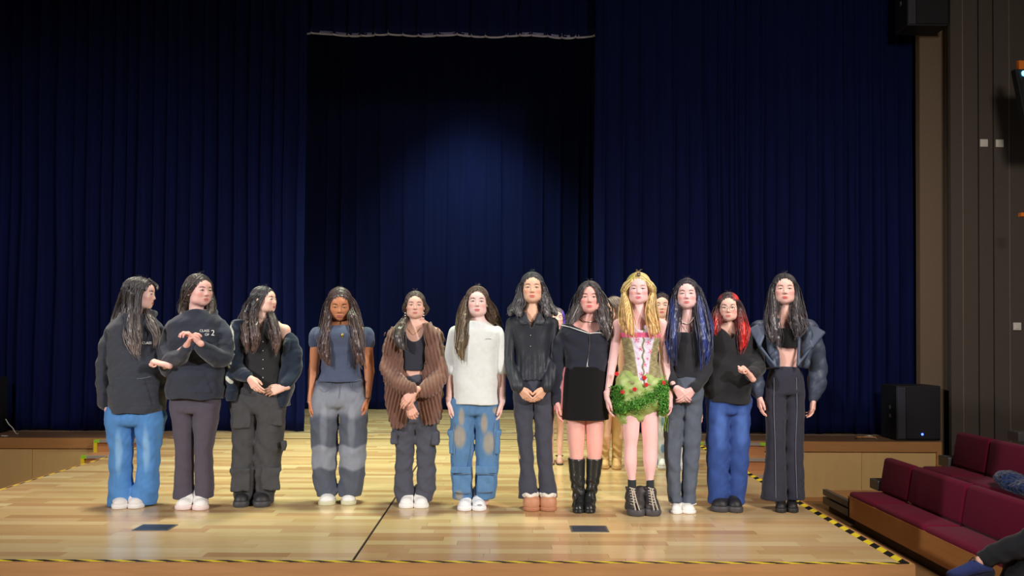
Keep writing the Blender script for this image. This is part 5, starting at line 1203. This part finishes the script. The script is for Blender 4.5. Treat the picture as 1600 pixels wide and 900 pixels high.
# 12
s = Person('person in open slate jacket, black crop top and flared charcoal trousers, rightmost of row', (1229, 802.5), (244, 196, 184))
s.head(426, 478, 1225.5, yaw=4, lips=(205, 85, 85), blush=.4); s.feet_y = 802
s.arm(-1, s.P(1194, 514), s.P(1183, 568, .02), s.P(1186, 619, -.01), (.08, -.05, -1), rad=(.03, .026, .02))
s.arm(1, s.P(1259, 514), s.P(1272, 570, .02), s.P(1271, 622, -.01), (-.12, -.05, -1), rad=(.03, .026, .02))
s.body(505, 612, ((1211, 1212, 1218), (1241, 1240, 1238)), bulk=.94, feet=True)
s.trousers('trousers', [(572, 1206, 1248), (590, 1200, 1255), (620, 1197, 1257)], [(612, 1196, 1227), (650, 1197, 1227), (690, 1198, 1225), (720, 1197, 1226), (750, 1193, 1227), (780, 1189, 1228)],
           [(612, 1226, 1257), (650, 1226, 1256), (690, 1226, 1254), (720, 1226, 1254), (750, 1227, 1256), (780, 1228, 1257)], (52, 53, 66), mat='cloth', seed=12, fold=.0028, sx=22)
for pl in ([(1209, 590), (1209, 640), (1211, 700), (1212, 778)], [(1244, 590), (1245, 640), (1243, 700), (1245, 778)]): s.line('trouser_piping', pl, .002, 'stitch', n=30, off=-.004)
f = F(.005); f.loft(s.rows([(513, 1210, 1244), (528, 1209, 1245), (543, 1211, 1244)], .78, 0, .1), .01); s.add('crop_top', f, 'cloth', (26, 26, 28), label='black bandeau crop top')
f = F(.0055)
f.loft(s.rows([(498, 1196, 1214), (520, 1186, 1210), (550, 1189, 1212), (575, 1196, 1215)], 1.1, .0, .11), .02)
f.loft(s.rows([(498, 1240, 1256), (520, 1246, 1268), (550, 1244, 1266), (575, 1244, 1256)], 1.1, .0, .11), .02)
f.loft(s.rows([(496, 1200, 1252), (520, 1188, 1266), (574, 1194, 1260)], .3, .09, .05), .02)
s.sleeve(f, [(1188, 512, 0, 14), (1182, 540, .01, 13), (1178, 575, .02, 12), (1181, 602, .0, 11.5), (1186, 617, -.01, 6)], .01)
s.sleeve(f, [(1263, 512, 0, 14), (1272, 538, .01, 13), (1277, 575, .02, 14), (1275, 605, .0, 13), (1271, 623, -.01, 6)], .01)
f.disp(folds(s.seed, .0065, 22, 22)); s.add('jacket', f, 'satin', (66, 76, 96), label='open slate-blue cropped jacket')
for pts, th in (([(1212, 500), (1205, 512), (1200, 530), (1208, 555), (1212, 570)], .011), ):
    pass
f = F(.005)
A_ = [s.P(1250, 498, -.04), s.P(1287, 520, -.05), s.P(1268, 542, -.11), s.P(1247, 570, -.12), s.P(1246, 540, -.13)]
f.cone(A_[0], A_[1], .012, .007, .01); f.cone(A_[1], A_[2], .007, .01, .01)
for t in np.linspace(0, 1, 26):
    a_ = A_[0] * (1 - t) + A_[1] * t; b_ = A_[0] * (1 - t) + A_[2] * t; f.cone(a_, b_ + [0, -.01, 0], .009, .009, .008)
f.cone(A_[2], A_[3], .012, .008, .01); f.cone(A_[0], A_[3], .012, .01, .01)
B_ = [s.P(1203, 498, -.04), s.P(1171, 516, -.04), s.P(1186, 540, -.1), s.P(1211, 572, -.12)]
for t in np.linspace(0, 1, 26):
    a_ = B_[0] * (1 - t) + B_[1] * t; b_ = B_[0] * (1 - t) + B_[2] * t; f.cone(a_, b_ + [0, -.01, 0], .009, .009, .008)
f.cone(B_[2], B_[3], .012, .008, .01); f.cone(B_[0], B_[3], .012, .01, .01)
s.add('lapel', f, 'satin', (72, 84, 106), label='wide flared slate lapels')
s.hair((50, 48, 52), [
    [('h', 0, -.05, .1, .008), ('h', -.055, -.05, .055, .012), ('h', -.08, -.02, .0, .018), (1209, 480, -.06, 8), (1208, 505, -.12, 9), (1213, 525, -.13, 8), (1217, 540, -.13, 3)],
    [('h', 0, -.0, .11, .01), ('h', -.075, .02, .03, .022), (1205, 478, .0, 9), (1201, 502, -.06, 9), (1204, 522, -.12, 7), (1208, 534, -.13, 3)],
    [('h', 0, -.05, .1, .008), ('h', .055, -.05, .055, .012), ('h', .08, -.02, .0, .018), (1242, 480, -.06, 8), (1243, 500, -.12, 9), (1247, 514, -.13, 8), (1245, 526, -.13, 3)],
    [('h', 0, -.0, .11, .01), ('h', .075, .02, .03, .022), (1246, 478, .0, 9), (1250, 496, -.06, 9), (1253, 510, -.11, 7), (1250, 522, -.12, 3)],
    [('h', 0, .03, .1, .01), ('h', 0, .1, .0, .04), (1226, 480, .07, 18), (1226, 505, .1, 15)]],
    tip=(80, 74, 78), face=(.053, .086), n=26, wav=.009)
s.shoes('heel', [(1219.5, 802.5, 18, -2), (1239, 802.5, 18, 3)], (26, 26, 28), (40, 40, 42))

# ------------------------------------------------------------------ second row
s = Person('person with purple streaked hair half hidden behind the black blouse, bare legs in sandals', (868, 727), (244, 200, 188))
s.head(481, 512, 871, lips=(200, 100, 100)); s.hs *= 1.0; s.feet_y = 727
s.arm(-1, s.P(857, 528), s.P(852, 570), s.P(853, 600), (0, 0, -1)); s.arm(1, s.P(884, 528), s.P(887, 570), s.P(887, 600), (0, 0, -1))
s.body(524, 610, bare=[s.rows([(600, 852, 866), (640, 853, 866), (665, 855, 866), (690, 855, 865), (716, 857, 864)], 1.1), s.rows([(600, 869, 884), (640, 869, 883), (665, 870, 881), (690, 870, 880), (716, 871, 878)], 1.1)], bulk=.8, extra=lambda f: [f.cone(s.P(x_, 716), s.P(x_, 722, -.1), .022, .018, .01) for x_ in (860.5, 874.5)])
f = F(.007); f.loft(s.rows([(520, 862, 880), (527, 855, 886), (570, 857, 884), (620, 852, 889), (640, 850, 890)], .66, 0, .08), .02); s.add('dress', f, 'cloth', (190, 120, 140), label='pink short dress')
s.hair((90, 78, 90), [[('h', 0, -.05, .1, .008), ('h', -.06, -.045, .05, .014), ('h', -.08, -.02, .0, .02), (861, 510, -.02, 5), (860, 530, -.08, 4)], [('h', 0, -.05, .1, .008), ('h', .06, -.045, .05, .014), ('h', .08, -.02, .0, .02), (882, 510, -.02, 5), (884, 530, -.08, 4)]], tip=(96, 70, 190), n=14, strand=.6,
       colfn=lambda v, cc: cc * (1 - ins(v[:, 0], .05, .075)[:, None]) + c1(96, 74, 200) * ins(v[:, 0], .05, .075)[:, None])
s.shoes('sandal', [(861, 727, 11, 0), (875, 727, 11, 3)], (215, 165, 150), (30, 28, 28)); v, q = tube([s.P(874, 712, .02) + [.034 * math.cos(a), .03 * math.sin(a), 0] for a in np.linspace(0, 6.283, 15)], .005, 6); s.raw('ankle_strap', v, q, 'dark_button')

s = Person('person with brown hair and tan suede boots, head turned left behind the pink corset', (952, 735), (244, 196, 170))
s.head(463, 501, 958, yaw=-58, pitch=6, lips=(205, 90, 90)); s.feet_y = 735
s.arm(-1, s.P(940, 520), s.P(938, 570), s.P(941, 610), (0, 0, -1)); s.arm(1, s.P(976, 520), s.P(979, 570), s.P(977, 610), (0, 0, -1))
s.body(514, 625, ((950, 948, 946), (968, 967, 964)), bulk=.85)
f = F(.007); f.loft(s.rows([(510, 949, 968), (518, 940, 977), (560, 943, 974), (610, 940, 978), (640, 938, 980)], .66, 0, .08), .02); s.add('dress', f, 'cloth', (205, 165, 130), label='tan short dress')
s.hair((112, 96, 88), [[('h', 0, -.05, .1, .01), ('h', .06, -.045, .05, .016), ('h', .08, -.01, .0, .022), (962, 498, -.04, 7), (963, 515, -.09, 6), (965, 530, -.1, 4)], [('h', 0, 0, .11, .01), ('h', .03, .09, .03, .03), (970, 490, .02, 6), (972, 510, .0, 6), (972, 530, -.05, 4)]], tip=(172, 118, 80), n=16, face=(.05, .08))
s.shoes('tanboot', [(944, 734, 15, -4), (964, 735, 15, 4)], (206, 168, 112), (190, 150, 100), rows=([(648, 937, 953), (690, 938, 951), (715, 940, 951), (728, 938, 951)], [(648, 955, 974), (690, 956, 973), (715, 957, 971), (728, 957, 971)]))

s = Person('person with dark centre-parted hair and pale blue-patterned trousers behind the blond person', (1046, 735), (246, 205, 185))
s.head(457, 498, 1034, lips=(205, 90, 90), blush=.3, brow=(50, 38, 34)); s.feet_y = 735
s.arm(-1, s.P(1028, 518), s.P(1020, 570), s.P(1018, 612), (0, 0, -1)); s.arm(1, s.P(1062, 518), s.P(1088, 575, .02), s.P(1094, 640, -.02), (.1, -.1, -1), rad=(.028, .025, .02))
s.body(510, 630, ((1036, 1034, 1034), (1056, 1058, 1062)), bulk=.85, cx=s.P(1045, 500)[0])
def bpat(V): k = ins(np.sin(V[:, 0:1] * 60 + 1) * np.sin(V[:, 2:3] * 26), .45, .6); return c1(222, 226, 232) * (1 - k) + c1(120, 165, 215) * k
s.trousers('trousers', [(590, 1028, 1064), (620, 1025, 1068), (640, 1025, 1068)], [(625, 1026, 1047), (680, 1026, 1044), (730, 1025, 1044)], [(625, 1047, 1069), (680, 1050, 1069), (730, 1052, 1072)], bpat, seed=15, fold=.003, label='white trousers with blue pattern')
f = F(.007); f.loft(s.rows([(508, 1035, 1052), (515, 1028, 1062), (550, 1030, 1060), (595, 1028, 1064)], .66, 0, .08), .02); s.add('top', f, 'cloth', (225, 215, 212), label='pale top')
s.hair((46, 38, 40), [[('h', 0, -.05, .1, .008), ('h', -.055, -.045, .06, .01), ('h', -.078, .0, .02, .012), ('h', -.05, .07, -.05, .02)], [('h', 0, -.05, .1, .008), ('h', .055, -.045, .06, .01), ('h', .078, .0, .02, .012), ('h', .05, .07, -.05, .02)]], n=18, face=(.06, .088), capw=.96)
s.shoes('sneaker', [(1034, 735, 14, -3), (1062, 736, 14, 3)], (225, 225, 225), (225, 225, 225))
# seated spectator: only the crossed leg shows in the picture
e = empty('person', (3.66, 4.75, -.33), 'person seated on front bench at right edge, only crossed leg and navy shoe in view', 'person'); o_ = (3.66, 4.75, -.33)
f = F(.009)
f.loft([(-.33, 3.59, 4.75, .1, .15), (-.2, 3.60, 4.75, .11, .155), (-.02, 3.62, 4.75, .1, .13), (.15, 3.64, 4.75, .11, .16), (.24, 3.65, 4.75, .08, .15), (.3, 3.65, 4.75, .05, .06)], .01, 2.2)
f.cone((3.65, 4.75, .28), (3.62, 4.75, .4), .05, .048, .02); f.ell((3.59, 4.75, .48), (.09, .075, .11), .02)
for sd in (-1, 1): f.cone((3.65, 4.75 + sd * .17, .2), (3.63, 4.75 + sd * .22, -.06), .045, .038, .02); f.cone((3.63, 4.75 + sd * .22, -.06), (3.5, 4.75 + sd * .1, -.1), .036, .028, .01)
f.cone((3.66, 4.66, -.24), (3.28, 4.76, -.07), .075, .055, .02); f.cone((3.28, 4.76, -.07), (2.98, 4.8, -.2), .052, .035, .01)
f.cone((3.66, 4.84, -.24), (3.24, 4.84, -.21), .075, .055, .02); f.cone((3.24, 4.84, -.21), (3.16, 4.86, -.62), .052, .035, .01)
V, Q, T = f.mesh(.004); mk('body', V, Q, 'skin', e, o_, np.broadcast_to(c1(232, 185, 165), (len(V), 3)), T=T)
f = F(.008); f.cone((3.59, 4.66, -.22), (3.28, 4.76, -.06), .1, .08, .02); f.cone((3.28, 4.76, -.06), (3.02, 4.8, -.18), .08, .058, .015)
f.cone((3.59, 4.84, -.22), (3.24, 4.84, -.2), .1, .075, .02); f.cone((3.24, 4.84, -.2), (3.16, 4.86, -.58), .075, .06, .015); f.loft([(-.33, 3.60, 4.75, .12, .17), (-.12, 3.61, 4.75, .12, .16)], .02)
f.disp(folds(3.3, .006, 30, 30)); V, Q, T = f.mesh(.004); mk('trousers', V, Q, 'cloth', e, o_, np.broadcast_to(c1(30, 32, 38), (len(V), 3)), T=T)
f = F(.008); f.loft([(-.14, 3.61, 4.75, .125, .165), (.02, 3.62, 4.75, .12, .15), (.18, 3.64, 4.75, .125, .185), (.27, 3.65, 4.75, .08, .13)], .01)
for sd in (-1, 1): f.cone((3.65, 4.75 + sd * .17, .2), (3.63, 4.75 + sd * .225, -.06), .058, .05, .02); f.cone((3.63, 4.75 + sd * .225, -.06), (3.55, 4.75 + sd * .12, -.1), .05, .04, .01)
f.disp(folds(1.3, .006, 26, 26)); V, Q, T = f.mesh(.004); mk('jumper', V, Q, 'fleece', e, o_, np.broadcast_to(c1(40, 42, 50), (len(V), 3)), T=T)
f = F(.005); f.ell((3.60, 4.75, .51), (.105, .09, .11), .01); f.ell((3.6, 4.75, .47), (.05, .065, .08), .006, sub=True); V, Q, T = f.mesh(.004); mk('hair', V, Q, 'hair', e, o_, np.broadcast_to(c1(40, 34, 32), (len(V), 3)), T=T)
for (ax_, tx) in (((2.99, 4.8, -.225), (2.8, 4.8, -.29)), ((3.16, 4.86, -.62), (2.98, 4.86, -.645))):
    f = F(.004); a_ = np.array(ax_); t_ = np.array(tx); f.cone(a_ + [.02, 0, -.01], a_ + [-.05, 0, -.015], .04, .042, .01); f.cone(a_ + [-.05, 0, -.015], t_, .042, .034, .015)
    V1, Q1, T1 = f.mesh(.004); g_ = F(.004); off = np.array([.012, 0, -.03]) if ax_[2] > -.5 else np.array([0, 0, -.02]); g_.cone(a_ + [.03, 0, -.015] + off, t_ + off, .034, .034, .01); V2, Q2, T2 = g_.mesh(.004)
    V, Q, T, K = join3([(V1, Q1, T1, c1(44, 56, 110)), (V2, Q2, T2, c1(30, 34, 52))]); mk('shoe', V, Q, 'cloth', e, o_, K, T=T)
    v, q = tube(smoothpath([a_ + [-.06, -.02, .03], a_ + [-.055, .0, .05], a_ + [-.06, .02, .03], a_ + [-.08, 0, .03]], 12), .003, 6); mk('shoelace', v, q, 'string', e, o_)
# fuzzy garment left on the second bench
f = F(.009)
rs = np.random.RandomState(9)
for k in range(9): f.ell((4.26 + rs.uniform(-.06, .05), 6.2 + k * .055 - .1, -.035 + rs.uniform(0, .06)), (.11, .09, .06), .02)
f.cut((4.3, 6.4, -.073), (0, 0, -1)); f.disp(lambda X, Y, Z: .008 * np.sin(X * 90 + 2 * np.sin(Y * 60)) * np.sin(Y * 80 + 2 * np.sin(Z * 70)) * np.sin(Z * 85 + X * 40))
V, Q, T = f.mesh(0.0); tag(mk('fleece_jacket', V, Q, 'fleece', None, (0, 0, 0), np.clip(c1(24, 44, 84) * (1 + .4 * np.sin(V[:, 0:1] * 130) * np.sin(V[:, 1:2] * 120)), 0, 1), T=T), 'crumpled dark blue fuzzy jacket lying on the second bench row', 'jacket')

# like things carry the same group
for o in SC.objects:
    if o.parent is None and 'category' in o:
        k = o['category']
        if k == 'person': g_ = 'people in the second row' if 'half hidden' in o['label'] or 'behind' in o['label'] else ('spectators' if 'seated' in o['label'] else 'people lined up in the front row')
        else: g_ = {'curtain': 'navy velvet stage curtains', 'tape': 'hazard tape along the stage edges', 'floor socket': 'floor sockets in the stage', 'steps': 'steps beside the stage', 'switch': 'switch plates on the panelled wall', 'speaker': 'black loudspeakers', 'cable': 'cables on the stage', 'bench': 'maroon tiered benches', 'platform': 'tier platform ends', 'housing': 'grey metal arm housings'}.get(k)
        if g_ and g_ != 'spectators': o['group'] = g_
